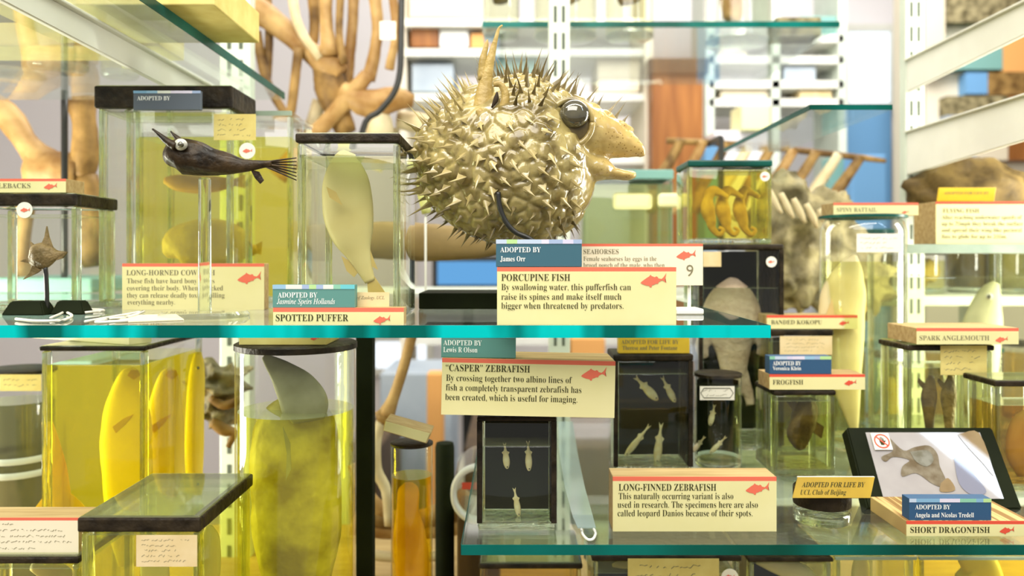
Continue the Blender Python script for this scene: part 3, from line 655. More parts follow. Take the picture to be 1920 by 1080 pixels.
def hit(px, py, tree=None):
    d = (P(px, py, 1)-EYE0).normalized(); r = (tree or bvh).ray_cast(EYE0, d)
    return (r[0], r[1]) if r[0] is not None else (P(px, py, YF), Vector((0, -1, 0)))
def unpx(p): return CX+p.x*F/p.y, CY-(p.z-H)*F/p.y
rng = random.Random(5)
bm.normal_update()
vl = [(v.co.copy(), v.normal.copy()) for v in bm.verts]; order = list(range(len(vl))); rng.shuffle(order)
pts = []
for i in order:
    p, n = vl[i]; px, py = unpx(p)
    if (px > 1110 and not (n.z > .25 and py < 262 and px < 1172)) or (px > 1025 and py > 178 and py < 275 and n.y < .1) or (px > 1078 and py > 236): continue
    if n.y < 0 and (px-915)**2+(py-190)**2 < 40**2: continue
    dist = .0092 if n.z < .45 else .0062
    if any((p-q).length_squared < dist*dist for q, _ in pts): continue
    pts.append((p, n))
from mathutils.kdtree import KDTree
kd = KDTree(len(pts))
for i, (p, n) in enumerate(pts): kd.insert(p, i)
kd.balance()
for v, (p, n) in zip(bm.verts, vl):
    (c1, i1, d1), (c2, i2, d2) = kd.find_n(p, 2)
    k = noise.noise(p*110)*.0006+noise.noise(p*300)*.0003
    if d1 < .0100: k += min(1.0, (d2-d1)/.0034)*.0019
    v.co = p+n*k
obj('body', bm, M['skin'], t, True)
def spine(bm, p, n, d, h, root, thin, rng):
    u = d-n*d.dot(n); u = u.normalized() if u.length > .15 else n.orthogonal().normalized()
    w = n.cross(u); ring = []; mid = []
    for k in range(6):
        a = k*math.pi/3+math.pi; r = (root*(1.0 if k else .8)) if k % 2 == 0 else thin*1.3
        ring.append(bm.verts.new(p+(u*math.cos(a)+w*math.sin(a))*r+n*(-.0002 if k % 2 == 0 else .0016)))
    for k in range(6):
        a = k*math.pi/3+math.pi; r = thin*(1.0 if k % 2 == 0 else .8)
        mid.append(bm.verts.new(p+d*(h*.38)+n*.0014+(u*math.cos(a)+w*math.sin(a))*r))
    tip = bm.verts.new(p+d*h+n*.0012+Vector((rng.uniform(-1, 1), 0, rng.uniform(-1, 1)))*h*.05)
    for k in range(6):
        j = (k+1) % 6
        bm.faces.new((ring[k], ring[j], mid[j], mid[k])); bm.faces.new((mid[k], mid[j], tip))
rest = B(); rest_dk = B(); nsp = 0
for p, n in sorted(pts, key=lambda x: x[1].y):
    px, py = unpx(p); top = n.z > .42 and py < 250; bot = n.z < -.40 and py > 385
    if top: d = n+Vector((rng.uniform(-.3, .3)+(px-970)*.0012, rng.uniform(-.2, .2), rng.uniform(0, .25))); h = rng.uniform(.010, .020); root, thin = .0024, .0007
    elif bot: d = n+Vector((-.35+rng.uniform(-.3, .3), 0, rng.uniform(-.2, .1))); h = rng.uniform(.008, .013); root, thin = .0026, .0008
    elif n.y > -.45:
        d = n+Vector((-.2 if px < 950 else .1, 0, rng.uniform(-.15, .15))); h = rng.uniform(.013, .024) if px < 890 else rng.uniform(.009, .013); root, thin = .0036, .0010
    else:
        g = max(0, min(1, (px-850)/80)); T = Vector((-.95, 0, -.25))*(1-g)+Vector((.62, 0, -.70))*g
        d = n*.40+T*.85+Vector((rng.uniform(-.25, .25), 0, rng.uniform(-.25, .25))); h = rng.uniform(.0085, .0125); root, thin = .0056, .0012
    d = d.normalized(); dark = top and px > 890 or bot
    if nsp < 100 and n.y < .3 and not (top or bot): b = B(); spine(b, p, n, d, h, root, thin, rng); obj('spine', b, M['spine'], t); nsp += 1
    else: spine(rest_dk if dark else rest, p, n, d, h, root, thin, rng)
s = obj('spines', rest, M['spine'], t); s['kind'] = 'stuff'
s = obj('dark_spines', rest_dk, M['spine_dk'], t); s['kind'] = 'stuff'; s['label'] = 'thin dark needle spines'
for e in ((1072, 216, 27),):
    p, n = hit(1070, 228)
    bm = B(); rr = [(1070+41*math.cos(a*math.pi/8), 230+43*math.sin(a*math.pi/8), 6) for a in range(17)]; ptube(bm, rr, p.y-.001, n=12, sub=3); sk = obj('eye_socket', bm, M['skin'], t, True)
    bm = B(); c2 = P(1069, 234, p.y+.0005); blob(bm, c2, L(39, p.y), .004, L(40, p.y), 0, seg=24); obj('dark_hollow', bm, mat('dark_eye_hollow', (.085, .06, .02), .3, .5, (.16, .12, .05), 60), sk, True)
    bm = B(); c3 = P(1077, 214, p.y-.003); blob(bm, c3, L(28, p.y), .0075, L(27, p.y), 0, seg=28); obj('eye', bm, M['eye_b'], t, True)
p, n = hit(915, 190)
bm = B(); ptube(bm, [(908, 205, 24), (908, 170, 16), (914, 135, 11), (921, 105, 7.5), (929, 75, 4.5), (935, 54, 2.5), (942, 47, 1.5)], p.y+.004, n=14, ratio=.5, sub=5, wob=.2)
ptube(bm, [(905, 150, 9), (905, 115, 7), (912, 85, 4), (914, 74, 1)], p.y+.004, n=10, ratio=.5, sub=4); obj('upright_fin', bm, M['fin_tan'], t, True)
bm = B(); ptube(bm, [(897, 205, 6), (910, 225, 9), (935, 215, 9), (948, 185, 8), (940, 160, 6), (925, 158, 5)], p.y-.004, n=12, ratio=.7, sub=5); obj('gill_ridge', bm, M['fin_tan'], t, True)
bm = B(); ptube(bm, [(932, 172, 1.5), (930, 186, 5), (922, 202, 1.5)], p.y-.005, n=10, ratio=.5, sub=4); obj('gill_slit', bm, mat('dark_slit', (.03, .02, .01), .6, .2), t, True)
# stand
t = thing('specimen_stand', 'black block with bent wire holding up the bristled fish', 'stand', (P(900, 0, .62).x, .62, ZA))
a = P(785, 0, .61).x; b = P(1085, 0, .61).x
obj('base_block', box(B(), a, b, .61, .67, ZA, ZA+.0125, .001), M['black'], t)
q, _ = hit(936, 372)
bm = B(); ptube(bm, [(934, 360, 4.5), (937, 388, 5), (948, 415, 5), (966, 435, 5), (990, 446, 5), (1010, 460, 5)], q.y-.004, n=10, sub=6)
obj('wire_cradle', bm, M['blackm'], t, True)
bm = B(); s0 = P(1010, 460, q.y-.004); tube(bm, [(s0.x, s0.y, s0.z, .0016), (s0.x, .56, s0.z-.004, .0016), (s0.x, .63, s0.z-.012, .0016), (s0.x, .64, ZA+.012, .0016)], n=10, sub=4); obj('wire_post', bm, M['blackm'], t, True)
# ================================================================ printed labels on the long shelf
sign('cream PORCUPINE FISH label standing in front of the bristled fish', 932, 1268, 501, 609, .4745, .016, ('PORCUPINE FISH', 940, 526.5, 129),
     [('By swallowing water, this pufferfish can', 940, 544, 243), ('raise its spines and make itself much', 940, 562, 225), ('bigger when threatened by predators.', 940, 579, 229)], (1201, 1250, 527), 8)
plaque('slate blue adopter plaque standing on the porcupine fish label', 930, 1091, 449, 500.5, .4755, .012, 'plq_blue', ('ADOPTED BY', 938, 473, 76), ('James Orr', 938, 490, 47), 8)
sign('SPOTTED PUFFER label with a short cream face at the shelf edge', 512, 757, 577, 608.4, .476, .012, ('SPOTTED PUFFER', 517, 602, 136), (), (700, 732, 600), 8, tcap=13)
plaque('teal adopter plaque with italic name, standing on the spotted puffer label', 511, 665, 534, 577, .4765, .008, 'plq_teal', ('ADOPTED BY', 521, 558, 74), ('Jasmine Speirs Hollands', 519, 570, 109), 8, style2='I', seed=4)
sign('LONG-HORNED COW FISH label behind the clear rod', 229, 495, 494, 581, .602, .012, ('LONG-HORNED COW FISH', 237, 516, 166),
     [('These fish have hard bony plates', 238, 531, 164), ('covering their body. When attacked', 238, 544.5, 180), ('they can release deadly toxins, killing', 238, 558, 183), ('everything nearby.', 239, 571, 89)], (445, 490, 522), 6, tcap=10, inkm='ink_grey')
sign('SEAHORSES label half hidden behind the porcupine fish label', 1075, 1318, 457, 535, .56, .0015, ('SEAHORSES', 1094, 476, 66),
     [('Female seahorses lay eggs in the', 1094, 489, 137), ('brood pouch of the male, who then', 1094, 501, 152)], (1268, 1305, 479), 5, tcap=9, card='cream_hi', inkm='ink_grey', group=None)
bm = B(); ink(bm, '9', 'B', 1287, 518, 13, 22, .56-EPS); tag(obj('pencil_mark', bm, M['ink_grey']), 'grey curled pencil mark on the seahorses label', 'mark')
t = thing('label_stand', 'thin clear rod on a pale foot holding up the seahorses label', 'stand', (P(1290, 0, .565).x, .565, ZA))
c = P(1292, 535, .5635); obj('rod', lathe(B(), c.x, c.y, [(.0013, ZA+.004), (.0013, c.z+.012)], 14), M['white_metal'], t, True, 40)
obj('foot', box(B(), c.x-.011, c.x+.008, .553, .577, ZA, ZA+.004, .001), M['felt'], t)
# ================================================================ spotted puffer jar
LY = liq('straw', (.97, .975, .84), .07, (.85, .82, .4))
rjar('specimen_jar', 'tall black lidded glass jar with a whole pale puffer inside', 556, 748, 248, .505, .085, ZA, (LY, 292), (.0065, 'tar', .0008), 'rectangular specimen jars')
M['palefish'] = mat('bleached_fish', (.80, .68, .36), .45, .4, (.88, .78, .48), 30, bump=.15, trl=.25)
M['palefin'] = mat('bleached_fin', (.78, .62, .28), .5, .3, trl=.4)
fish('puffer_fish', 'pale cream puffer hanging head up in the black lidded jar', [(655, 285, 12), (650, 300, 26), (648, 330, 40), (650, 370, 47), (655, 410, 47), (662, 445, 38), (672, 475, 24), (684, 505, 15), (694, 528, 10)], .548, M['palefish'], .45,
     tail=[(688, 520), (702, 518), (722, 548), (716, 556), (690, 550)], fins=[('anal_fin', [(640, 480), (660, 492), (672, 510), (664, 520), (650, 508)]), ('dorsal_fin', [(694, 468), (702, 490), (709, 506), (698, 500), (686, 488)]), ('pectoral_fin', [(612, 350), (630, 360), (642, 385), (630, 378), (618, 370)], -.018)], finm=M['palefin'])
t = thing('paper_card', 'small aged handwritten card beside the teal plaque', 'card', P(698, 578, .4862), None)
paper(t, 667, 730, 548, 578, .4862, 'paper', 0, 1, [('of Zoology. UCL', 669, 561, 52, 6)], name='card_sheet')
# ================================================================ cow fish group at the left
LYY = liq('yellow', (.97, .93, .36), .10, (.85, .72, .08))
rjar('specimen_jar', 'big clear jar at the left with a broad black lid carrying a dark plaque', 183, 432, 160, .63, .055, ZA, (liq('water', (.97, .98, .94), .04, (.8, .85, .75)), 210), (.018, 'tar', .002), 'rectangular specimen jars')
plaque('dark grey adopter plaque on the broad black lid', 250, 376, 170, 206, .612, .004, 'plq_grey', ('ADOPTED BY', 257, 188, 62), None, 5, c1=8, seed=9)
rjar('specimen_jar', 'clear jar of bright yellow liquid standing behind the horned fish', 252, 546, 208, .70, .075, ZA, (LYY, 256), (.004, 'glass', .0005), 'rectangular specimen jars')
M['boxfish'] = mat('ochre_fish', (.55, .38, .06), .5, .3, (.68, .50, .12), 40, bump=.4, trl=.15)
fish('boxfish', 'rounded ochre boxfish resting in the yellow jar', [(310, 478, 8), (330, 462, 34), (365, 458, 46), (410, 456, 44), (450, 462, 34), (470, 468, 14), (482, 466, 7)], .735, M['boxfish'], .5, fins=[('dorsal_fin', [(440, 430), (446, 414), (452, 432)]), ('tail_fin', [(474, 462), (492, 452), (490, 478), (476, 474)])])
fish('orange_fish', 'slim orange fish floating high in the yellow jar', [(308, 338, 6), (330, 342, 15), (370, 346, 17), (410, 345, 14), (440, 342, 7)], .735, mat('orange_fish_skin', (.62, .34, .05), .5, .3, trl=.2), .5, tail=[(434, 338), (470, 322), (462, 342), (474, 356), (436, 348)])
t = thing('paper_card', 'yellowed printed card on the front of the yellow jar', 'card', P(440, 262, .627)); paper(t, 401, 480, 214, 263, .628, 'paper_y', 4, 5, name='card_sheet'); token(t, 464, 283, 15, .628)
# dried horned cow fish on the clear rod
M['cow'] = mat('dark_dried_skin', (.006, .0035, .0015), .45, .2, (.055, .033, .013), 80, 5, bump=.8, dist=.002, coat=.1)
YC = .535
t = thing('cow_fish', 'dark dried horned cow fish with a ringed eye, perched on a clear rod', 'fish', P(400, 332, YC))
bm = B(); ptube(bm, [(312, 306, 8), (322, 298, 26), (336, 293, 34), (360, 296, 32), (395, 303, 27), (430, 308, 20), (460, 310, 13), (490, 308, 8), (510, 307, 7)], YC, n=18, ratio=.75, sub=5, wob=.22); obj('body', remesh(bm, .0009), M['cow'], t, True)
bm = B(); ptube(bm, [(330, 275, 9), (315, 266, 7), (300, 254, 4.5), (286, 242, 2)], YC-.012, n=10, sub=4); obj('horn', bm, M['cow'], t, True)
bm = B(); ptube(bm, [(345, 274, 8), (335, 262, 6), (325, 252, 3), (320, 246, 1.5)], YC+.012, n=10, sub=4); obj('horn', bm, M['cow'], t, True)
bm = B(); blob(bm, P(339, 271, YC-.0105), L(12, YC), .004, L(11, YC), seg=20); e = obj('eye', bm, mat('eye_ring', (.55, .55, .48), .15, .8), t, True)
bm = B(); blob(bm, P(339, 271, YC-.0138), L(5.5, YC), .002, L(5.5, YC), seg=14); obj('pupil', bm, M['eye_b'], e, True)
for k in range(7):
    bm = B(); ptube(bm, [(500, 304+k*1.5, 2.2), (525, 300+k*4, 1.8), (556, 296+k*7, 1.0)], YC+.002*(k % 3), n=8, sub=3); obj('tail_ray', bm, M['cow'], t, True)
bm = B(); sheet(bm, [(470, 318), (486, 322), (495, 338), (488, 345), (478, 334)], YC); obj('anal_fin', bm, M['cow'], t)
t = thing('acrylic_stand', 'clear acrylic rod on a round disc carrying the horned cow fish', 'stand', (P(385, 0, YC).x, YC, ZA))
c = P(384, 336, YC); obj('rod', lathe(B(), c.x, YC, [(.0044, ZA+.0042), (.0040, c.z), (.0030, c.z+.001)], 24), M['edge'], t, True, 40)
obj('disc_foot', lathe(B(), c.x, YC, [(.0285, ZA), (.029, ZA+.002), (.027, ZA+.004)], 48), M['acrylic'], t, True, 40)
# stickleback jar and the spiny fish on a stick
zl = P(0, 361.5, .585).z
rjar('specimen_jar', 'dark lidded jar behind the small spiny fish, cut off at the left', -70, 142, 361.5, .585, .06, ZA, (liq('water', (.97, .98, .94), .04), 402), (.0095, 'tar', .001), 'rectangular specimen jars')
sign('narrow STICKLEBACKS label lying on the jar at the far left', -105, 123, 335, 361, .5845, .026, ('STICKLEBACKS', -43, 352.5, 100), (), (82, 107, 350), 5, tcap=9, inkm='ink_grey')
t = thing('sticker', 'round white sticker with a red fish on the far left jar', 'sticker', P(47, 408, .584)); token(t, 47, 394, 15, .5838)
M['seamoth'] = mat('brown_dried_fish', (.12, .085, .03), .55, .3, (.28, .20, .09), 90, bump=.7)
YS = .555
t = thing('sea_moth', 'small brown dried fish with pointed fins on a black stick', 'fish', P(80, 515, YS))
bm = B(); ptube(bm, [(55, 490, 6), (66, 486, 20), (80, 480, 27), (94, 478, 20), (108, 477, 9), (124, 474, 3)], YS, n=14, ratio=.5, sub=5, wob=.3); obj('body', bm, M['seamoth'], t, True)
for f in ([(76, 462), (84, 445), (88, 424), (92, 444), (100, 466)], [(60, 470), (57, 453), (66, 460), (76, 462)], [(56, 482), (38, 490), (58, 494)], [(62, 498), (56, 512), (44, 524), (70, 512), (78, 506)], [(104, 472), (127, 472), (118, 484), (106, 488)]):
    bm = B(); sheet(bm, f, YS, .0016); obj('pointed_fin', bm, M['seamoth'], t)
t = thing('stick_stand', 'black stick on a small black foot under the spiny fish', 'stand', (P(60, 0, YS).x, YS, ZA))
obj('stick', ptube(B(), [(85, 498, 4), (87, 525, 4), (88, 552, 4), (88, 584, 4)], YS, n=10, sub=3), M['blackm'], t, True)
def foot(x0, x1, Y, par, nm):
    a = P(x0, 0, Y).x; b = P(x1, 0, Y).x; bm = B(); w = (b-a)/2
    v = [bm.verts.new(q) for q in ((a, Y-w*.6, ZA), (b, Y-w*.6, ZA), (b, Y+w*.6, ZA), (a, Y+w*.6, ZA), (a+w*.3, Y-w*.35, ZA+.0095), (b-w*.3, Y-w*.35, ZA+.0095), (b-w*.3, Y+w*.35, ZA+.0095), (a+w*.3, Y+w*.35, ZA+.0095))]
    for q in ((3, 2, 1, 0), (4, 5, 6, 7), (0, 1, 5, 4), (1, 2, 6, 5), (2, 3, 7, 6), (3, 0, 4, 7)): bm.faces.new([v[k] for k in q])
    bmesh.ops.bevel(bm, geom=bm.edges[:], offset=.0008, segments=2, affect='EDGES'); return obj(nm, bm, M['black'], par)
foot(16, 97, YS, t, 'foot')
t = thing('stand_foot_block', 'spare black tapered stand foot lying right of the stick', 'stand', (P(135, 0, .56).x, .56, ZA)); foot(104, 168, .56, t, 'tapered_block')
def cord(pts, Y0, label):
    q = []
    for px, py in pts:
        Y = -(ZA+.0014-H)*F/(py-CY); q.append((P(px, py, Y).x, Y, ZA+.0014, .0009))
    tag(obj('tag_string', tube(B(), q, n=6, sub=5), M['thread'], None, True), label, 'string', 'white tag strings lying on the long glass shelf')
cord([(95, 596), (110, 590), (122, 585), (135, 592), (118, 600), (70, 602), (30, 598)], 0, 'loop of white string around the black stand feet')
cord([(100, 586), (130, 583), (165, 580), (195, 582), (160, 586)], 0, 'white string running right from the black stand feet')
cord([(160, 603), (200, 596), (235, 590), (270, 584), (240, 594), (205, 598), (180, 604), (240, 602)], 0, 'white string loop lying in front of the cow fish label')
bm = B(); y1 = .0406*F/(602-CY); y2 = .0406*F/(588-CY)
vs = [P(215, 603, .0395*F/(603-CY)), P(345, 598, .0395*F/(598-CY)), P(330, 588, .0395*F/(588-CY)), P(240, 590, .0395*F/(590-CY))]
a_ = [bm.verts.new(Vector((v.x, v.y, ZA+.0003))) for v in vs]; b_ = [bm.verts.new(Vector((v.x, v.y, ZA+.0009))) for v in vs]; bm.faces.new(list(reversed(a_))); bm.faces.new(b_); [bm.faces.new((a_[k], a_[(k+1) % 4], b_[(k+1) % 4], b_[k])) for k in range(4)]; bmesh.ops.recalc_face_normals(bm, faces=bm.faces[:])
tag(obj('paper_tag', bm, M['cream_hi']), 'white paper tag lying flat beside the clear disc foot', 'tag')
# ================================================================ lower right shelf
BLK = liq('clear_dark', (.90, .94, .86), .02, (.3, .35, .2))
RG = 'rectangular specimen jars'
zc = P(0, 781, .519).z
rjar('specimen_jar', 'smallest dark backed jar, with three tiny fish, under the big tilted label', 896, 1042, 782, .5195, .031, ZB, (BLK, 836), (.0028, 'tar', .0006), RG, back='black', frame=.0028, basez=.0055)
M['zebra'] = mat('pale_zebrafish', (.88, .80, .52), .4, .4, (.78, .62, .32), 200, trl=.2)
ZG = 'little pale zebrafish'
def zf(label, x0, y0, x1, y1, r, Y, fin=True):
    r *= .86
    dx, dy = x1-x0, y1-y0; ln = math.hypot(dx, dy); ux, uy = dx/ln, dy/ln; nx, ny = -uy, ux
    p = lambda s, o=0: (x0+dx*s+nx*o, y0+dy*s+ny*o)
    pts = [(*p(0), r*.25), (*p(.06), r*.6), (*p(.2), r*.95), (*p(.38), r), (*p(.58), r*.7), (*p(.75), r*.36), (*p(.84), r*.25)]
    fish('zebrafish', label, pts, Y, M['zebra'], .5, tail=[p(.80, -r*.2), p(1, -r*.55), p(.93, 0), p(1, r*.5), p(.80, r*.2)], fins=[('dorsal_fin', [p(.5, r*.6), p(.62, r*1.15), p(.68, r*.4)]), ('anal_fin', [p(.52, -r*.6), p(.64, -r*1.1), p(.7, -r*.4)])],
         eye=(*p(.07, r*.1), r*.22, -L(r*.3, Y)), group=ZG, n=12, wob=0, fth=.0004)
zf('zebrafish hanging head down, left of two high in the smallest dark jar', 951, 879, 946, 830, 7.5, .533)
zf('zebrafish hanging head down, right of two high in the smallest dark jar', 992, 883, 990, 826, 7.5, .533)
zf('zebrafish alone low in the smallest dark jar', 973, 968, 964, 914, 7, .533)
sign('big tilted label about a transparent zebrafish, on top of the smallest dark jar', 827, 1152, 674.5, 780.5, .5, .042, ('“CASPER” ZEBRAFISH', 834, 698.5, 158),
     [('By crossing together two albino lines of', 835, 717, 236), ('fish a completely transparent zebrafish has', 835, 735, 254), ('been created, which is useful for imaging.', 834, 753, 248)], (1088, 1136, 700), 8, rot=.02)
plaque('teal adopter plaque standing on the big tilted zebrafish label', 827, 967, 629, 671, .503, .01, 'plq_teal', ('ADOPTED BY', 831, 648, 72), ('Lewis R Olson', 831, 661, 64), 4, rot=.012, seed=2)
# long finned zebrafish
sign('LONG-FINNED ZEBRAFISH label standing on the lower glass shelf', 1149, 1456, 894, 996.5, .5195, .022, ('LONG-FINNED ZEBRAFISH', 1160, 920, 183),
     [('This naturally occurring variant is also', 1160, 936, 215), ('used in research. The specimens here are also', 1158, 952, 263), ('called leopard Danios because of their spots.', 1158, 968, 253)], (1398, 1443, 917), 8)
rjar('specimen_jar', 'tall dark backed jar under a yellow plaque with four pale fish', 1152, 1298, 664, .66, .042, ZB, (BLK, 701), (.0055, 'tar', .001), RG, back='black', frame=.003)
zf('slanting zebrafish high at the left of the tall dark jar', 1233, 750, 1190, 706, 9.5, .679)
zf('curved zebrafish high at the right of the tall dark jar', 1266, 754, 1241, 706, 7.5, .679)
zf('slanting zebrafish low at the left of the tall dark jar', 1172, 855, 1219, 796, 7, .679)
zf('upright zebrafish low at the right of the tall dark jar', 1231, 870, 1240, 792, 9, .679)
plaque('yellow adopter plaque standing on the tall dark backed jar', 1160, 1293, 624, 662.5, .661, .01, 'gold', ('ADOPTED FOR LIFE BY', 1165, 645, 108), ('Therese and Peter Fontane', 1167, 656, 103), 0, inkm='ink_grey', c1=8, c2=8)
cjar('round_jar', 'small round dark jar with an oval bordered label, beside the tall dark jar', 1346, 43, 698, .68, .04, ZB, (BLK, 722), (.003, 'tar'), 'round specimen jars', back='black', rim=.06)
t = thing('jar_label', 'white label with an oval border on the small round dark jar', 'label', P(1344, 750, .657)); pl = paper(t, 1312, 1377, 724, 750, .657, 'paper_w', 2, 8, name='label_sheet')
bm = B(); ptube(bm, [(1320, 728, .7), (1369, 728, .7), (1375, 737, .7), (1369, 746, .7), (1320, 746, .7), (1314, 737, .7), (1320, 728, .7)], .6563, n=6, sub=1, ratio=.3); obj('oval_border', bm, M['ink'], pl)
zf('upright zebrafish high in the small round jar', 1331, 798, 1340, 758, 6.5, .675)
zf('slanting zebrafish at the left of the small round jar', 1298, 848, 1322, 818, 5.5, .675)
zf('slanting zebrafish at the right of the small round jar', 1331, 850, 1362, 818, 5.5, .675)
# dark jar with pink specimen, sea horse jar on top
rjar('specimen_jar', 'black backed jar with a pinkish soft specimen under the seahorse jar', 1312, 1468, 458, .735, .07, ZB, (BLK, 540), (.005, 'tar', .001), RG, back='black', frame=.003)
M['pink'] = mat('pinkish_fur', (.52, .38, .26), .8, .2, (.66, .52, .38), 90, bump=.5, trl=.1)
bm = B(); YP = .765
for q in ([(1374, 520, 8), (1373, 545, 38), (1372, 580, 55), (1372, 615, 52), (1374, 650, 36), (1376, 690, 26), (1378, 740, 20)], [(1340, 600, 24), (1326, 625, 16), (1316, 650, 14), (1322, 672, 9)], [(1404, 600, 24), (1422, 625, 17), (1432, 645, 15), (1426, 668, 9)], [(1366, 700, 16), (1352, 735, 11), (1348, 760, 9)], [(1388, 700, 16), (1402, 735, 11), (1408, 760, 9)]): ptube(bm, q, YP, n=16, ratio=.5, sub=4)
tag(obj('soft_specimen', remesh(bm, .0016), M['pink'], None, True), 'pinkish domed specimen with two stubby limbs in the black backed jar', 'specimen')
t = thing('sticker', 'round sticker and pale note on the black backed jar', 'sticker', P(1445, 505, .7335)); token(t, 1446, 491, 10, .7335)
a = P(1318, 505, .7335); paper(t, 1318, 1352, 472, 500, .7335, 'paper', 0, 3, name='pale_note')
rjar('specimen_jar', 'squat jar of golden liquid with curled seahorses', 1291, 1448, 300, .74, .055, P(0, 457.5, .735).z, (liq('gold', (.95, .88, .30), .10, (.7, .55, .05)), 318), (.006, 'teal_dk', .0005), RG)
M['seah'] = mat('seahorse_skin', (.42, .26, .04), .5, .3, (.62, .44, .12), 60, bump=.5, trl=.1)
for lab, x, s, w in (('curled seahorse at the left of the golden jar', 1340, 1, 0), ('curled seahorse in the middle of the golden jar', 1368, 1, 1), ('plump pale seahorse at the right of the golden jar', 1400, 1, 2)):
    bm = B(); ptube(bm, [(x+24*s, 370, 4), (x+10*s, 362, 6), (x-4*s, 358, 10), (x-12*s, 372, 9), (x-14*s, 392, 13), (x-8*s, 412, 11), (x-4*s, 428, 7), (x+8*s, 440, 5), (x+16*s, 432, 4), (x+8*s, 426, 3)], .755+.008*w, n=12, ratio=.7, sub=5, wob=.25)
    tag(obj('seahorse', bm, M['seah'], None, True), lab, 'seahorse', 'seahorses in the golden jar')
t = thing('sticker', 'round sticker on the golden seahorse jar', 'sticker', P(1432, 345, .7385)); token(t, 1434, 331, 9, .7385)
# banded kokopu, frogfish
OL = liq('olive', (.93, .93, .66), .10, (.55, .52, .2))
rjar('specimen_jar', 'dark lidded jar under the banded kokopu label', 1442, 1562, 617, .73, .05, ZB, (OL, 640), (.006, 'tar', .0006), RG)
t = thing('paper_card', 'faded printed card on the jar under the banded kokopu label', 'card', P(1506, 665, .728)); paper(t, 1462, 1560, 630, 665, .728, 'paper', 4, 12, name='card_sheet')
sign('BANDED KOKOPU label lying on the jar right of the teal shelf end', 1438, 1608, 591, 616.5, .7305, .03, ('BANDED KOKOPU', 1446, 608, 95), (), (1573, 1592, 606), 5, tcap=8, redm='red', inkm='ink')
rjar('specimen_jar', 'jar with a dark lid holding the brown frogfish', 1451, 1567, 731, .65, .05, ZB, (OL, 752), (.0045, 'tar', .0004), RG)
M['frog'] = mat('dark_brown_fish', (.06, .035, .012), .5, .3, (.20, .13, .04), 60, bump=.6)
fish('frogfish', 'dark brown lumpy frogfish in the jar below its label', [(1512, 745, 12), (1512, 765, 22), (1508, 790, 28), (1500, 812, 26), (1500, 832, 16), (1503, 843, 6)], .675, M['frog'], .6, fins=[('pectoral_fin', [(1530, 790), (1545, 800), (1540, 822), (1526, 812)]), ('dorsal_fin', [(1485, 770), (1474, 752), (1490, 748), (1498, 760)])], wob=.4)
sign('FROGFISH label on the jar of the brown frogfish', 1443, 1622, 702, 730.5, .6495, .03, ('FROGFISH', 1449, 721, 57), (), (1583, 1606, 718), 5, tcap=9, redm='red', inkm='ink')
plaque('navy adopter plaque standing on the frogfish label', 1443, 1559, 668, 701.5, .65, .012, 'plq_navy', ('ADOPTED BY', 1449, 685, 53), ('Veronica Klein', 1449, 694, 53), 6, c1=8, c2=7, seed=7)
# spiny rattail
PO = liq('pale_olive', (.95, .955, .74), .08, (.7, .68, .35))
cjar('round_jar', 'tall round jar with a green glass rim and a long pale fish', 1617, 76, 404, .755, 0, ZB, (PO, 490), (.003, 'teal_dk'), 'round specimen jars', shoulder=.008)
t = thing('jar_label', 'pale printed label high on the tall round jar', 'label', P(1648, 473, .7135)); paper(t, 1606, 1691, 438, 473, .7135, 'paper_w', 3, 14, name='label_sheet')
sign('SPINY RATTAIL label lying on the tall round jar', 1563, 1722, 380, 403.5, .745, .03, ('SPINY RATTAIL', 1569, 397, 75), (), (1691, 1704, 398), 5, tcap=8, inkm='ink_grey')
fish('rattail_fish', 'long pale cream fish standing in the tall round jar', [(1603, 478, 4), (1596, 500, 22), (1585, 540, 40), (1578, 590, 44), (1580, 650, 40), (1586, 710, 30), (1596, 770, 16), (1604, 815, 5)], .75, M['palefish'], .4, fins=[('dorsal_fin', [(1600, 490), (1618, 520), (1626, 580), (1616, 600), (1606, 540)]), ('pectoral_fin', [(1560, 560), (1545, 600), (1556, 640), (1566, 600)], -.012)], finm=M['palefin'])
# flying fish
rjar('specimen_jar', 'wide clear jar under the flying fish label', 1692, 1960, 458, .80, .08, ZB, (liq('thin_olive', (.96, .965, .84), .06, (.6, .6, .35)), 520), (.009, 'glass', .001), RG)
sign('tall FLYING FISH label on the wide clear jar', 1755, 1950, 378, 457.5, .802, .045, ('FLYING FISH', 1768, 399, 68),
     [('After reaching underwater speeds of', 1766, 411, 150), ('up to 70mph they break the surface', 1766, 423, 152), ('and spread their wing-like pectoral', 1766, 435, 150), ('fins to glide for up to 200m.', 1766, 447, 122)], None, 5, tcap=8, redm='red', inkm='ink')
t = plaque('blank gold card leaning on top of the flying fish label', 1757, 1864, 352, 377.5, .812, .0012, 'gold', ('ADOPTED FOR LIFE BY', 1768, 364, 84), None, 0, inkm='ink_grey', c1=5, group='adopter plaques standing on the labels'); t.rotation_euler = (.25, 0, 0); t['label'] = 'gold card leaning on top of the flying fish label'
fish('flying_fish', 'pale fish with a ringed eye in the wide clear jar', [(1868, 530, 7), (1856, 552, 22), (1846, 590, 34), (1838, 640, 40), (1836, 700, 36), (1836, 760, 24), (1840, 800, 8)], .835, mat('grey_green_fish', (.50, .50, .32), .45, .4, (.68, .66, .44), 30, trl=.2), .4, eye=[(1855, 556, 7, -.013, 'paper_w'), (1855, 556, 4, -.016, 'eye_b')])
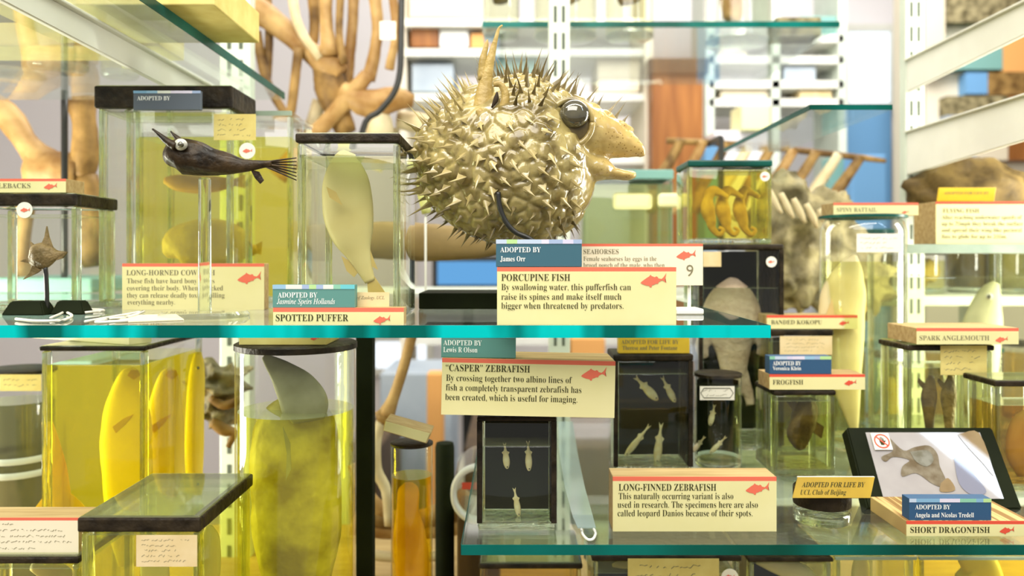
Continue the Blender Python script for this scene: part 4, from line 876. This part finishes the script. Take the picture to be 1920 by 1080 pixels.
# spark anglemouth
rjar('specimen_jar', 'dark lidded jar with two dark fish under the spark anglemouth label', 1702, 1862, 646, .65, .05, ZB, (PO, 690), (.005, 'tar', .001), RG)
sign('SPARK ANGLEMOUTH label lying on the jar above the tablet', 1719, 1910, 615, 645.5, .64, .05, ('SPARK ANGLEMOUTH', 1724, 638, 131), (), (1866, 1890, 637), 6, tcap=9, inkm='ink_grey')
t = thing('paper_card', 'yellowed handwritten card on the jar above the tablet', 'card', P(1806, 703, .648)); paper(t, 1763, 1850, 648, 703, .648, 'paper_y', 4, 17, name='card_sheet')
for lab, x, m in (('left one of two dark slender fish above the tablet', 1742, 'frog'), ('right one of two dark slender fish above the tablet', 1779, 'seamoth')):
    fish('anglemouth_fish', lab, [(x+4, 704, 5), (x+2, 722, 11), (x, 745, 15), (x, 775, 11), (x+1, 810, 7), (x+2, 850, 3)], .672, M[m], .5, fins=[('open_jaw', [(x-6, 738), (x-22, 716), (x-20, 708), (x-2, 724)])], group='two dark fish above the tablet')
rjar('specimen_jar', 'jar with a dark edged glass lid cut off at the right', 1868, 1990, 712, .606, .04, ZB, (liq('brownish', (.82, .66, .35), .15, (.5, .35, .12)), 760), (.005, 'rim', .002), RG)
fish('brown_specimen', 'brown folded fish in the jar cut off at the right', [(1950, 775, 14), (1930, 800, 34), (1925, 850, 38), (1930, 890, 22)], .625, mat('ochre_fish_b', (.5, .33, .08), .5, .3, (.62, .45, .15), 40), .5)
# tablet with picture
def quad(a, b, c, d, th, bm=None, mi=0):
    bm = bm or B(); n = (b-a).cross(d-a).normalized()
    v = [bm.verts.new(p) for p in (a, b, c, d)]+[bm.verts.new(p-n*th) for p in (a, b, c, d)]
    for q in ((0, 1, 2, 3), (7, 6, 5, 4), (0, 4, 5, 1), (1, 5, 6, 2), (2, 6, 7, 3), (3, 7, 4, 0)): bm.faces.new([v[k] for k in q]).material_index = mi
    bmesh.ops.recalc_face_normals(bm, faces=bm.faces[:]); return bm
zB = ZB+.0005; Yb = (H-zB)*F/(955-CY); bl = P(1627, 955, Yb); br = P(1918, 955, Yb)
Yt = Yb+.036; tz = P(0, 801, Yt).z; tl = Vector((bl.x, Yt, tz)); tr = Vector((br.x, Yt, tz))
t = thing('tablet', 'black framed tablet leaning back, showing a picture of a short dragonfish', 'tablet', (bl+br)/2)
ux = (br-bl).normalized(); uy = (tl-bl).normalized(); un = ux.cross(uy).normalized(); Wd = (br-bl).length; Hd = (tl-bl).length
def tp(u, v, o=0.0): return bl+ux*(u*Wd)+uy*(v*Hd)+un*o
bm = quad(tp(0, 0), tp(1, 0), tp(1, 1), tp(0, 1), .012); bmesh.ops.bevel(bm, geom=bm.edges[:], offset=.0012, segments=2, affect='EDGES'); obj('black_frame', bm, M['black'], t)
M['pic'] = mat('picture_ground', (.36, .34, .34), .5, .2, (.46, .44, .44), 25, coat=1.0)
s = obj('screen', quad(tp(.12, .12, .0004), tp(.90, .12, .0004), tp(.90, .93, .0004), tp(.12, .93, .0004), .0006), M['pic'], t)
def pic(pts, m, nm, off, k=1):
    bm = B(); q = crom([p for p in pts]+[pts[0]], 4)[:-1] if k else pts
    f = bm.faces.new([bm.verts.new(tp(p[0], p[1], off)) for p in q]); bmesh.ops.triangulate(bm, faces=[f]); obj(nm, bm, m, s)
md = mat('pictured_fish', (.13, .095, .05), .5, .2, (.24, .21, .15), 120, coat=1.0); ml = mat('pictured_pale', (.30, .22, .11), .5, .2, (.22, .15, .07), 60, coat=1.0)
pic([(.27, .86), (.34, .70), (.42, .74), (.52, .76), (.56, .66), (.55, .50), (.56, .34), (.52, .26), (.46, .30), (.38, .42), (.28, .38), (.30, .5), (.36, .58), (.26, .62), (.20, .56), (.18, .62), (.27, .70)], md, 'pictured_fish', .0009)
pic([(.38, .68), (.50, .70), (.52, .58), (.46, .50), (.40, .56)], mat('pictured_head', (.24, .24, .20), .5, .2, (.14, .13, .09), 150, coat=1.0), 'pictured_head', .0012)
pic([(.52, .30), (.58, .36), (.60, .22), (.50, .20)], ml, 'pictured_fin', .0010)
pic([(.74, .90), (.89, .92), (.89, .40), (.84, .55), (.78, .74)], ml, 'pictured_wood', .0009)
pic([(.66, .60), (.72, .64), (.76, .40), (.80, .20), (.70, .16), (.64, .30)], mat('pictured_shadow', (.22, .23, .31), .5, .2, coat=1.0), 'pictured_tail', .0010)
w = obj('warning_sticker', quad(tp(.145, .70, .0022), tp(.265, .70, .0022), tp(.265, .91, .0022), tp(.145, .91, .0022), .0006), M['paper_w'], t)
bm = B()
def ringpts(r0, r1, n=28):
    for k in range(n):
        a0, a1 = 2*math.pi*k/n, 2*math.pi*(k+1)/n
        bm.faces.new([bm.verts.new(tp(.205+.055*r*math.cos(a), .805+.096*r*math.sin(a), .0026)) for r, a in ((r0, a0), (r1, a0), (r1, a1), (r0, a1))])
ringpts(.78, .95)
bm.faces.new([bm.verts.new(tp(.205+.055*x, .805+.096*y, .0026)) for x, y in ((-.62, .5), (-.5, .62), (.62, -.5), (.5, -.62))])
obj('red_ring', bm, M['red'], w)
bm = B()
bm.faces.new([bm.verts.new(tp(.205+.055*x, .805+.096*y, .0024)) for x, y in ((-.28, -.1), (-.18, -.5), (.22, -.5), (.32, -.1), (.26, .08), (-.26, .08))])
for x, h in ((-.22, .42), (-.06, .58), (.10, .55), (.24, .38)): bm.faces.new([bm.verts.new(tp(.205+.055*a, .805+.096*b, .0024)) for a, b in ((x-.055, 0), (x+.055, 0), (x+.05, h), (x-.05, h))])
bm.faces.new([bm.verts.new(tp(.205+.055*a, .805+.096*b, .0024)) for a, b in ((.25, -.3), (.5, .05), (.42, .14), (.24, -.05))])
obj('black_hand', bm, M['ink'], w)
# short dragonfish label, glass dish, gold card
sign('SHORT DRAGONFISH label lying in front of the tablet', 1700, 1935, 977, 1005.5, .5115, .052, ('SHORT DRAGONFISH', 1707, 999, 149), (), (1874, 1902, 995), 6, tcap=11.5, side='ply', redm='red')
plaque('navy adopter plaque standing on the short dragonfish label', 1705, 1859, 935, 976.5, .513, .01, 'plq_navy', ('ADOPTED BY', 1716, 955, 66), ('Angela and Nicolas Tredell', 1716, 970, 110), 7, c1=9, c2=9, seed=11)
Yd = .5385; c = P(1541, 0, Yd); R = L(51, Yd); zt = P(0, 912, Yd).z
t = thing('glass_dish', 'low round glass dish with a black band standing before the tablet', 'dish', (c.x, Yd, ZB))
obj('glass_body', lathe(B(), c.x, Yd, [(R*.9, ZB), (R, ZB+.002), (R, zt-.001), (R*.98, zt)], 56), M['pane'], t, True, 40)
obj('thick_glass_base', lathe(B(), c.x, Yd, [(R*.88, ZB+.0004), (R*.98, ZB+.002), (R*.98, ZB+.007), (R*.92, ZB+.008)], 56), M['edge'], t, True, 40)
bm = B(); lathe(bm, c.x, Yd, [(R*1.005, zt-.0115), (R*1.012, zt-.011), (R*1.012, zt-.0006), (R*.97, zt-.0002), (R*.97, zt-.0115), (R*1.005, zt-.0115)], 56, cap=False); obj('black_band', bm, M['tar'], t, True, 40)
Yk = .512; ax, bx = P(1486, 0, Yk), P(1636, 0, Yk); z0 = zt+.0003
A0 = Vector((P(1486, 913, Yk).x, Yk, z0)); B0 = Vector((P(1632, 913, Yk).x, Yk, z0)); h = P(0, 880, Yk).z-P(0, 914, Yk).z
A1 = A0+Vector((.0055, .006, h)); B1 = B0+Vector((.0055, .006, h))
t = thing('adopter_plaque', 'ochre card with a pale top edge, leaning on the round glass dish', 'plaque', (A0+B0)/2, 'adopter plaques standing on the labels')
obj('card_sheet', quad(A0, B0, B1, A1, .0012), M['gold_dk'], t)
bm = B(); quad(A1+Vector((0, 0, -.0008)), B1+Vector((0, 0, -.0008)), B1+Vector((0, 0, .0002)), A1+Vector((0, 0, .0002)), .0016, bm); obj('pale_top_edge', bm, M['cream_hi'], t)
nn = (B0-A0).cross(A1-A0).normalized()
def xf(px, py):
    u = (px-1486)/146; v = (913-py)/33; return A0+(B0-A0)*u+(A1-A0)*v+nn*.0003
bm = B(); ink(bm, 'ADOPTED FOR LIFE BY', 'B', 1498, 896, 118, 8, Yk, xf); ink(bm, 'UCL Club of Beijing', 'R', 1498, 908, 86, 8, Yk, xf); obj('lettering', bm, M['ink'], t)
# plastic strip lying on the shelf
s0 = P(1098, 990, .52); bm = B()
pp = [(1060, 790, .82, 14), (1066, 850, .70, 17), (1078, 915, .60, 19), (1092, 965, .54, 19), (1100, 988, .521, 17)]
prev = None; top = []
for px, py, Y, w in pp:
    z = max(P(0, py, Y).z, ZB+.0012); q = P(px, 0, Y).x; top.append((q-L(w, Y), q+L(w, Y), Y, z))
for (a0, a1, ya, za), (b0, b1, yb2, zb2) in zip(top, top[1:]):
    bm.faces.new([bm.verts.new(v) for v in ((b0, yb2, zb2), (b1, yb2, zb2), (a1, ya, za), (a0, ya, za))])
bmesh.ops.remove_doubles(bm, verts=bm.verts[:], dist=1e-5); bmesh.ops.solidify(bm, geom=bm.faces[:], thickness=.001)
t = thing('plastic_strip', 'milky plastic strip with a loop end lying right of the smallest dark jar', 'strip', (s0.x, .55, ZB))
M['milky'] = clear('milky_plastic', (.78, .88, .90), .45, (.75, .88, .90), .05, .1)
obj('strip', bm, M['milky'], t)
bm = B(); q = []
for px, py in ((1090, 985), (1093, 1003), (1102, 1012), (1112, 1011), (1117, 1000), (1113, 985)):
    Y = min((H-ZB-.0012)*F/(py-CY), .52); q.append((P(px, 0, Y).x, Y, ZB+.0014, .0009))
tube(bm, q, n=8, sub=5); obj('loop', bm, M['felt'], t, True)
# ================================================================ jars on the case floor, lower left
YEL = liq('strong_yellow', (.98, .93, .17), .16, (.90, .74, .02))
rjar('specimen_jar', 'large jar of strong yellow liquid with big yellow fish', 76, 270, 648, .60, .115, ZC, (YEL, 684), (.004, 'rim', .001), RG)
M['yelfish'] = mat('yellow_fish', (.92, .80, .12), .45, .3, (.93, .80, .22), 25, bump=.2, trl=.4)
M['yelor'] = mat('orange_yellow_fish', (.84, .56, .02), .45, .3, (.9, .66, .05), 25, trl=.3)
for lab, x, r, Y in (('big yellow fish at the left, snout up in the yellow jar', 241, 46, .64), ('big yellow fish at the right, snout up in the yellow jar', 312, 36, .665)):
    fish('yellow_fish', lab, [(x+10, 690, 5), (x+6, 704, 24*r/46), (x, 740, 36*r/46), (x-4, 790, r), (x-4, 850, r*1.05), (x, 920, r), (x, 1000, r*.8), (x, 1060, r*.4)], Y, M['yelfish'], .45, fins=[('mouth', [(x-2, 704), (x+4, 694), (x+18, 694), (x+22, 704), (x+10, 712)], -L(24, Y)*.5), ('gill_cover', [(x-30, 800), (x-8, 784), (x+10, 776), (x-6, 796), (x-24, 812)], -L(r, Y)*.45)], finm=M['yelor'], group='yellow fish in the large jar')
fish('yellow_fish', 'yellow fish pressed to the right side of the yellow jar', [(372, 660, 6), (370, 690, 14), (366, 760, 17), (364, 850, 18), (364, 940, 14)], .70, M['yelfish'], .5, group='yellow fish in the large jar', eye=(371, 690, 3, -.01))
fish('orange_tailed_fish', 'orange yellow tail fin low in the yellow jar', [(88, 790, 10), (100, 850, 18), (110, 920, 22), (120, 1000, 14)], .63, M['yelor'], .4, tail=[(105, 900), (150, 940), (168, 960), (120, 970), (60, 960)], group='yellow fish in the large jar')
t = thing('specimen_label', 'long cream label block lying on the yellow jar under the teal shelf', 'label', P(170, 652, .61), 'printed labels mounted on wooden blocks')
bm = B(); z = P(0, 648, .60).z; quad(Vector((P(68, 0, .66).x, .655, z+.0003)), Vector((P(250, 0, .61).x, .603, z+.0003)), Vector((P(250, 0, .61).x, .603, z+.0125)), Vector((P(68, 0, .66).x, .655, z+.0125)), .02, bm); obj('wooden_block', bm, M['cream'], t)
# glass topped jar at the front
rjar('specimen_jar', 'front jar whose glass lid has a thick black rim, seen from above', 150, 373, 968, .4505, .09, ZC, (liq('lime', (.95, .96, .48), .14, (.75, .75, .15)), 1003), (.0088, 'rim', .0012), RG)
t = thing('paper_card', 'brown handwritten paper inside the front jar with the black rim', 'card', P(305, 1078, .449)); paper(t, 256, 370, 1003, 1062, .4492, 'paper', 5, 21, name='card_sheet')
fish('pale_fish', 'pale rounded fish at the right of the front jar', [(392, 985, 6), (394, 1010, 18), (392, 1060, 22), (390, 1120, 16)], .50, M['palefish'], .6)
fish('pale_fish', 'pale fish behind the paper in the front jar', [(290, 1020, 10), (290, 1060, 26), (295, 1120, 24)], .49, M['palefish'], .5)
# tall round jar
M['gfin'] = mat('grey_fin', (.26, .26, .11), .5, .3, (.46, .45, .25), 30, trl=.2)
OY = liq('olive_yellow', (.96, .94, .36), .16, (.62, .56, .08))
cjar('round_jar', 'tall round jar of olive yellow liquid filled by one big fish', 556, 110, 640, .56, 0, ZC, (OY, 766), (.005, 'tar'), 'round specimen jars')
fish('big_fish', 'big olive yellow fish filling the tall round jar', [(556, 742, 26), (556, 765, 58), (556, 800, 76), (552, 860, 84), (556, 940, 86), (556, 1020, 80), (556, 1100, 60)], .565, mat('olive_yellow_fish', (.36, .30, .025), .5, .3, (.78, .72, .17), 28, 6, bump=.6, trl=.3, lo=.38, hi=.60), .6,
     fins=[('gill_cover', [(530, 800), (544, 830), (546, 880), (536, 900), (538, 850)], -.034)], finm=M['gfin'])
#, (.38, .37, .24), .5, .3, (.55, .54, .4), 40, trl=.2))
bm = B(); ptube(bm, [(494, 668, 5), (506, 678, 13), (530, 700, 26), (555, 728, 40), (572, 760, 46), (578, 790, 30)], .545, n=18, ratio=.22, sub=5, wob=.1); tag(obj('fish_fin', bm, M['gfin'], None, True), 'grey fin standing out of the liquid in the tall round jar', 'fin')
t = thing('specimen_label', 'cream label with a red fish seen edge on atop the tall round jar', 'label', P(530, 650, .54), 'printed labels mounted on wooden blocks')
zz = P(0, 640, .56).z; obj('wooden_block', box(B(), P(448, 0, .535).x, P(612, 0, .535).x, .535, .575, zz+.0002, zz+.0085, .0004), M['paper_y'], t)
bm = B(); emblem(bm, 582, 598, 634.5, .5347); obj('fish_emblem', bm, M['red'], t)
# post, thin bone, tube jar, leaning block
tag(obj('dark_post', box(B(), P(667, 0, .66).x, P(698, 0, .66).x, .66, .675, ZC, P(0, 590, .66).z, .001), M['black']), 'tall black post standing right of the tall round jar', 'post')
t = thing('limb_bone', 'thin brown limb bone rising beside the black post', 'bone', P(740, 1000, .80))
obj('shaft', bone(B(), [(790, 560, 11), (772, 630, 10), (756, 690, 10), (738, 745, 11), (724, 778, 16)], .80, .08), M['bone'], t, True)
obj('joint', bone(B(), [(712, 768, 10), (722, 782, 15), (738, 776, 9)], .80), M['bone_dk'], t, True)
obj('shaft', bone(B(), [(714, 790, 9), (706, 830, 9), (706, 880, 11), (724, 920, 10), (730, 985, 9)], .80, .1), M['bone_pale'], t, True)
OR = liq('orange', (.99, .85, .14), .2, (.85, .45, .01))
cjar('tube_jar', 'narrow round jar of orange liquid below the leaning wooden label', 772, 39, 828, .62, 0, ZC, (OR, 890), (.0022, 'tar'), 'round specimen jars')
fish('orange_specimen', 'orange brown folded specimen in the narrow orange jar', [(766, 905, 8), (766, 920, 20), (764, 960, 22), (768, 1000, 31), (772, 1060, 32), (772, 1110, 28)], .625, mat('orange_flesh', (.62, .36, .03), .5, .3, (.85, .60, .10), 30, trl=.35), .7)
t = thing('specimen_label', 'wooden label block tilted across the top of the narrow orange jar', 'label', P(762, 832, .62), 'printed labels mounted on wooden blocks')
bm = B(); quad(P(718, 808, .60), P(800, 832, .60), P(808, 812, .60), P(722, 788, .60), .026, bm); bmesh.ops.bevel(bm, geom=bm.edges[:], offset=.0005, segments=1, affect='EDGES'); obj('wooden_block', bm, M['mdf'], t)
bm = B(); quad(P(719, 807, .5994), P(798, 830, .5994), P(806, 813, .5994), P(723, 790, .5994), .0005, bm); obj('printed_card', bm, M['cream'], t)
tag(obj('black_jar', lathe(B(), P(834, 0, .78).x, .78, [(L(16, .78), ZC), (L(18, .78), ZC+.004), (L(18, .78), P(0, 838, .78).z), (L(16, .78), P(0, 830, .78).z)], 28), M['black'], None, True, 40), 'narrow black jar behind the narrow orange jar', 'jar')
t = thing('ring_jar', 'jar lying on its side with a white rim, left of the dark teal shelf end', 'jar', P(893, 985, .74))
bm = B(); c = P(896, 927, .74); r0, r1 = L(52, .74), L(40, .74); n = 44
for k in range(n):
    a0 = 2*math.pi*k/n; a1 = 2*math.pi*(k+1)/n
    for (ra, ya), (rb, yb3) in zip(((r0, .745), (r0*.98, .738), (r1*1.05, .738), (r1, .745)), ((r0*.98, .738), (r1*1.05, .738), (r1, .745), (r0, .745))):
        bm.faces.new([bm.verts.new((c.x+r*math.cos(a), y, c.z+1.08*r*math.sin(a))) for r, a, y in ((ra, a0, ya), (ra, a1, ya), (rb, a1, yb3), (rb, a0, yb3))])
bmesh.ops.remove_doubles(bm, verts=bm.verts[:], dist=1e-5); bmesh.ops.recalc_face_normals(bm, faces=bm.faces[:])
obj('white_rim', bm, M['felt'], t, True)
bm = B(); bmesh.ops.create_cone(bm, cap_ends=True, segments=40, radius1=r0*.97, radius2=r0*.97, depth=.08, matrix=Matrix.Translation((c.x, .788, c.z)) @ Matrix.Rotation(math.pi/2, 4, 'X')); obj('glass_body', bm, M['l_straw'], t, True, 40)
obj('support', box(B(), c.x-.02, c.x+.02, .75, .82, ZC, c.z-r0*.96, .002), M['darkwood'], t)
bm = B(); a = P(866, 918, .736); b = P(905, 905, .736); box(bm, a.x, b.x, .7365, .7368, a.z, b.z); obj('red_stripe', bm, M['red'], t)
t = thing('foot_skeleton', 'tan bones spread low behind the narrow orange jar', 'skeleton', P(760, 1010, .84))
for q, m in (([(664, 870, 14), (690, 930, 15), (720, 965, 16)], 'bone'), ([(668, 960, 16), (720, 975, 19), (790, 975, 20), (850, 955, 24), (880, 930, 22)], 'bone_dk'), ([(660, 985, 18), (740, 995, 16), (830, 990, 18), (880, 975, 18)], 'bone'), ([(690, 1040, 10), (760, 1046, 10), (840, 1042, 9)], 'bone_pale')):
    obj('bone', bone(B(), q, .84), M[m], t, True)
t = thing('brown_skull', 'rough brown skull between the yellow jar and the tall round jar', 'skull', P(410, 830, .84))
bm = B(); blob(bm, P(410, 715, .84), L(52, .84), .03, L(32, .84), .9, 60, 24, seed=2); blob(bm, P(420, 770, .84), L(34, .84), .03, L(26, .84), .9, 60, 24, seed=5); obj('cranium', remesh(bm, .0028), M['fossil'], t, True)
bm = B(); ptube(bm, [(395, 745, 8), (420, 760, 9), (450, 750, 8)], .81, n=10); ptube(bm, [(398, 790, 10), (420, 806, 12), (438, 812, 8), (428, 838, 5)], .81, n=10); obj('jaw', bm, M['bone_dk'], t, True)
cjar('round_jar', 'opaque olive jar with two pale glass bands, cut off at the left', 36, 62, 690, .75, 0, ZC, (liq('murky', (.35, .36, .24), .5, (.24, .23, .13)), 750), (.004, 'tar'), 'round specimen jars')
t = thing('jar_label', 'faded yellow label on the opaque olive jar', 'label', P(40, 735, .716)); paper(t, 0, 78, 702, 733, .716, 'paper_y', 2, 31, name='label_sheet')
for py, lab in ((852, 'upper pale glass band around the opaque olive jar'), (878, 'lower pale glass band around the opaque olive jar')):
    bm = B(); c = P(36, py, .75); R = L(64, .75); lathe(bm, c.x, .75, [(R*.985, c.z-.003), (R*1.02, c.z), (R*.985, c.z+.003)], 44, cap=False); tag(obj('glass_band', bm, M['grey_metal'], None, True), lab, 'band', 'glass bands of the opaque olive jar')
# bottom left label on a jar
zz = P(0, 1041, .495).z
rjar('specimen_jar', 'jar with a dark lid carrying the blurred label, cut off at the bottom', -130, 146, 1041.5, .49, .075, ZC, (liq('olive', (.86, .86, .52), .10), 1066), (.005, 'tar', .001), RG)
t = thing('specimen_label', 'blurred cream label with a red line at the left of the black rimmed lid', 'label', P(0, 1040, .50), 'printed labels mounted on wooden blocks')
a = P(-160, 1040, .495); b = P(147, 971, .495)
obj('wooden_block', box(B(), a.x, b.x, .4956, .517, zz+.0002, b.z, .0004), M['mdf'], t)
bm = B(); z2 = P(0, 976, .495).z; box(bm, a.x, b.x, .495, .4956, zz+.0002, z2, mi=0); box(bm, a.x, b.x, .495, .4956, z2, b.z, mi=1); obj('printed_card', bm, [M['cream_hi'], M['coral']], t)
bm = B()
for k, (yy, xe) in enumerate(((982, 26), (994, 118), (1005, 122), (1016, 134), (1028, 66))): scribble(bm, -140, xe, yy, 2.2, .4947, 90+k)
obj('blurred_print', bm, M['ink_grey'], t)
fish('olive_fish', 'pale olive fish in the jar at the bottom left', [(60, 1060, 10), (100, 1075, 26), (130, 1110, 30)], .53, M['palefish'], .5)
# under the dark teal shelf
rjar('specimen_jar', 'dark jar with a yellowed label under the dark teal shelf', 1112, 1388, 1042, .60, .08, ZC, (BLK, 1075), (.004, 'tar', .001), RG, back='black')
t = thing('jar_label', 'yellowed label and fish sticker on the dark jar under the shelf', 'label', P(1262, 1110, .598)); paper(t, 1177, 1348, 1047, 1110, .598, 'paper_y', 3, 41, name='label_sheet'); token(t, 1368, 1082, 16, .598)
fish('grey_fish', 'pale fish tip beside the yellowed label under the shelf', [(1148, 1060, 3), (1165, 1058, 8), (1200, 1058, 9), (1300, 1056, 8), (1375, 1054, 5)], .63, M['palefish'], .5)
rjar('specimen_jar', 'jar of amber liquid under the dark teal shelf, below the smallest dark jar', 900, 1090, 1055, .66, .08, ZC, (liq('amber', (.9, .75, .35), .15, (.5, .3, .06)), 1066), (.005, 'tar', .001), RG)
rjar('specimen_jar', 'jar with pale fish under the shelf below the low glass dish', 1405, 1560, 1046, .62, .08, ZC, (BLK, 1056), (.003, 'tar', .001), RG, back='black')
fish('pale_fish', 'cream fish slanting in the jar below the low glass dish', [(1420, 1050, 8), (1460, 1062, 16), (1500, 1075, 18), (1540, 1100, 10)], .64, M['palefish'], .5)
rjar('specimen_jar', 'yellow jar under the shelf below the tablet', 1568, 1715, 1044, .62, .08, ZC, (PO, 1050), (.002, 'glass', .001), RG)
fish('pale_fish', 'pale upright fish in the jar below the tablet', [(1616, 1040, 8), (1614, 1060, 16), (1612, 1110, 18)], .65, M['palefish'], .5)
rjar('specimen_jar', 'amber yellow jar at the right end under the shelf', 1725, 1960, 1044, .62, .08, ZC, (liq('gold', (.90, .80, .18)), 1050), (.002, 'glass', .001), RG)
fish('pale_fish', 'wide pale fish in the amber jar at the right end', [(1800, 1044, 10), (1830, 1060, 40), (1840, 1120, 46)], .65, M['palefish'], .5)
# ================================================================ things on the upper shelves
zu = H+.1756
def onupper(x0, x1, Y, d, h, m, label, name='label_block', z=zu, cat='block', group=None):
    a = P(x0, 0, Y).x; b = P(x1, 0, Y).x; return tag(obj(name, box(B(), a, b, Y, Y+d, z, z+h, .001), M[m]), label, cat, group)
onupper(-40, 402, .56, .10, .025, 'paper_y', 'cream card covered block lying on the upper left shelf')
onupper(-120, 300, .67, .05, .02, 'paper_y', 'yellowed block lying behind the cream one on the upper left shelf')
for cx, r, Y, lab, lq in ((110, 52, .76, 'round jar standing on the upper left shelf, seen from below', 'murky'), (225, 34, .79, 'smaller round jar on the upper left shelf beside the first', 'olive'), (20, 60, .79, 'olive round jar at the far left of the upper shelf', 'murky')):
    cjar('round_jar', lab, cx, r, -330, Y, 0, zu, (M['l_'+lq], -230), (.006, 'tar'), 'round specimen jars')
z3 = H+.3522
cjar('round_jar', 'round rimmed jar with a brown specimen at the right of the far upper shelf', 1383, 62, -260, 1.335, 0, z3, (liq('water', (.97, .98, .94)), -220), (.006, 'tar'), 'round specimen jars')
bm = B(); ptube(bm, [(1365, -280, 12), (1362, -150, 20), (1368, -40, 22), (1374, 30, 18), (1372, 40, 6)], 1.335, n=14, sub=4, wob=.2); tag(obj('dried_specimen', bm, M['bone'], None, True), 'brown hanging specimen in the round rimmed jar', 'specimen')
onupper(1456, 1540, 1.28, .05, .03, 'fossil', 'dark flat block lying on the far upper shelf', z=z3)
z4 = H+.3522
for cx, r, m, lab in ((940, 34, 'frog', 'round jar at the left end of the far upper shelf'), (1060, 60, 'bone', 'wide round jar with brown contents on the far upper shelf'), (1180, 46, 'bone_dk', 'round jar with a brown fish on the far upper shelf')):
    cjar('round_jar', lab, cx, r, -260, 1.3, 0, z4, (M['l_straw'], -160), (.006, 'tar'), 'round specimen jars', n=32)
    bm = B(); ptube(bm, [(cx, -160, r*.3), (cx+5, -100, r*.55), (cx-4, -30, r*.6), (cx, 5, r*.4)], 1.3, n=12, sub=4, wob=.3); tag(obj('dried_specimen', bm, M[m], None, True), 'brown specimen inside the '+lab.replace(' on the far upper shelf', ', far up').replace(' of the far upper shelf', ', far up'), 'specimen')
# jars of a rear row behind the bristled fish's mouth and the right group
zr = H-.05
t = thing('rear_ledge', 'pale ledge of the rear case behind the teal shelf', 'ledge', (0.2, 1.1, zr-.01))
obj('board', box(B(), -.30, .75, .99, 1.3, zr-.012, zr, .002), M['grey_metal'], t)
for x in (-.28, .72): obj('leg', box(B(), x, x+.02, 1.27, 1.29, 0, zr-.012), M['grey_metal'], t)
rjar('specimen_jar', 'wide pale green jar behind the open mouth of the bristled fish', 1092, 1262, 318, 1.02, .09, zr, (liq('palegreen', (.80, .88, .62), .3, (.62, .68, .38)), 345), (.012, 'tealp', .001), RG)
hbox(1150, 1222, 362, 392, 1.015, .003, M['lemon'], 'jar_label', 'lime yellow label on the wide pale green jar', 'label'); hbox(1236, 1292, 362, 388, 1.0, .015, M['lemon'], 'label_block', 'lime yellow block right of the wide pale green jar', 'block')
rjar('specimen_jar', 'cloudy olive jar behind the golden seahorse jar', 1440, 1545, 400, 1.05, .09, zr, (OL, 420), (.008, 'tar', .001), RG)

# ---- rear rows behind the right group: olive jars on the rear ledges
t = thing('rear_ledge', 'lower pale ledge of the rear case behind the frogfish jar', 'ledge', (0.5, 1.1, H-.315))
obj('board', box(B(), .24, .75, .99, 1.3, H-.31, H-.30, .002), M['grey_metal'], t)
for x in (.242, .72): obj('leg', box(B(), x, x+.02, 1.24, 1.26, 0, H-.31), M['grey_metal'], t)
RJ = 'olive jars on the rear ledges'
LQ = [liq('moss', (.62, .62, .26), .5, (.34, .32, .1)), OL, liq('dusky', (.52, .46, .22), .5, (.26, .2, .07)), PO, liq('amber', (.9, .75, .35))]
rows = [(1570, 32, 452, zr, 0, 'round olive jar standing behind the spiny rattail label'), (1640, 34, 430, zr, 2, 'dusky round jar right behind the tall round jar'), (1735, 34, 470, zr, 1, 'round olive jar seen through the left of the wide clear jar'), (1812, 36, 455, zr, 2, 'dusky round jar seen through the wide clear jar'), (1890, 34, 440, zr, 0, 'round olive jar seen through the right of the wide clear jar'),
        (1420, 36, 640, H-.30, 1, 'low round jar behind the black backed jar'), (1495, 34, 655, H-.30, 2, 'low dusky jar behind the frogfish jar'), (1585, 36, 640, H-.30, 0, 'low round jar left behind the tall pale fish'), (1668, 36, 660, H-.30, 3, 'low pale jar left of the two dark slender fish'), (1752, 36, 640, H-.30, 4, 'low amber jar behind the two dark slender fish'), (1838, 38, 650, H-.30, 2, 'low dusky jar behind the yellowed card'), (1915, 36, 640, H-.30, 4, 'low amber jar at the right end of the lower rear ledge')]
for k, (cx, r, yt, z, q, lab) in enumerate(rows):
    Yr = 1.08+.03*(k % 2)
    cjar('rear_jar', lab, cx, r, yt, Yr, 0, z, (LQ[q], yt+18), (.006, ('tar', 'teal_dk', 'tar')[k % 3]), RJ, n=28)
    if k % 2 == 0 or k in (3, 9):
        c = P(cx, yt, Yr); h = c.z-z; b = B(); rr = L(r, Yr)
        tube(b, [(c.x, Yr, z+.012, rr*.25), (c.x-rr*.2, Yr, z+h*.3, rr*.55), (c.x+rr*.1, Yr, z+h*.55, rr*.6), (c.x, Yr, z+h*.8, rr*.25)], n=12, sub=4, wob=.3)
        tag(obj('preserved_specimen', b, M[('frog', 'palefish', 'boxfish')[k % 3]], None, True), 'specimen inside the '+lab, 'specimen', 'specimens in the rear jars')
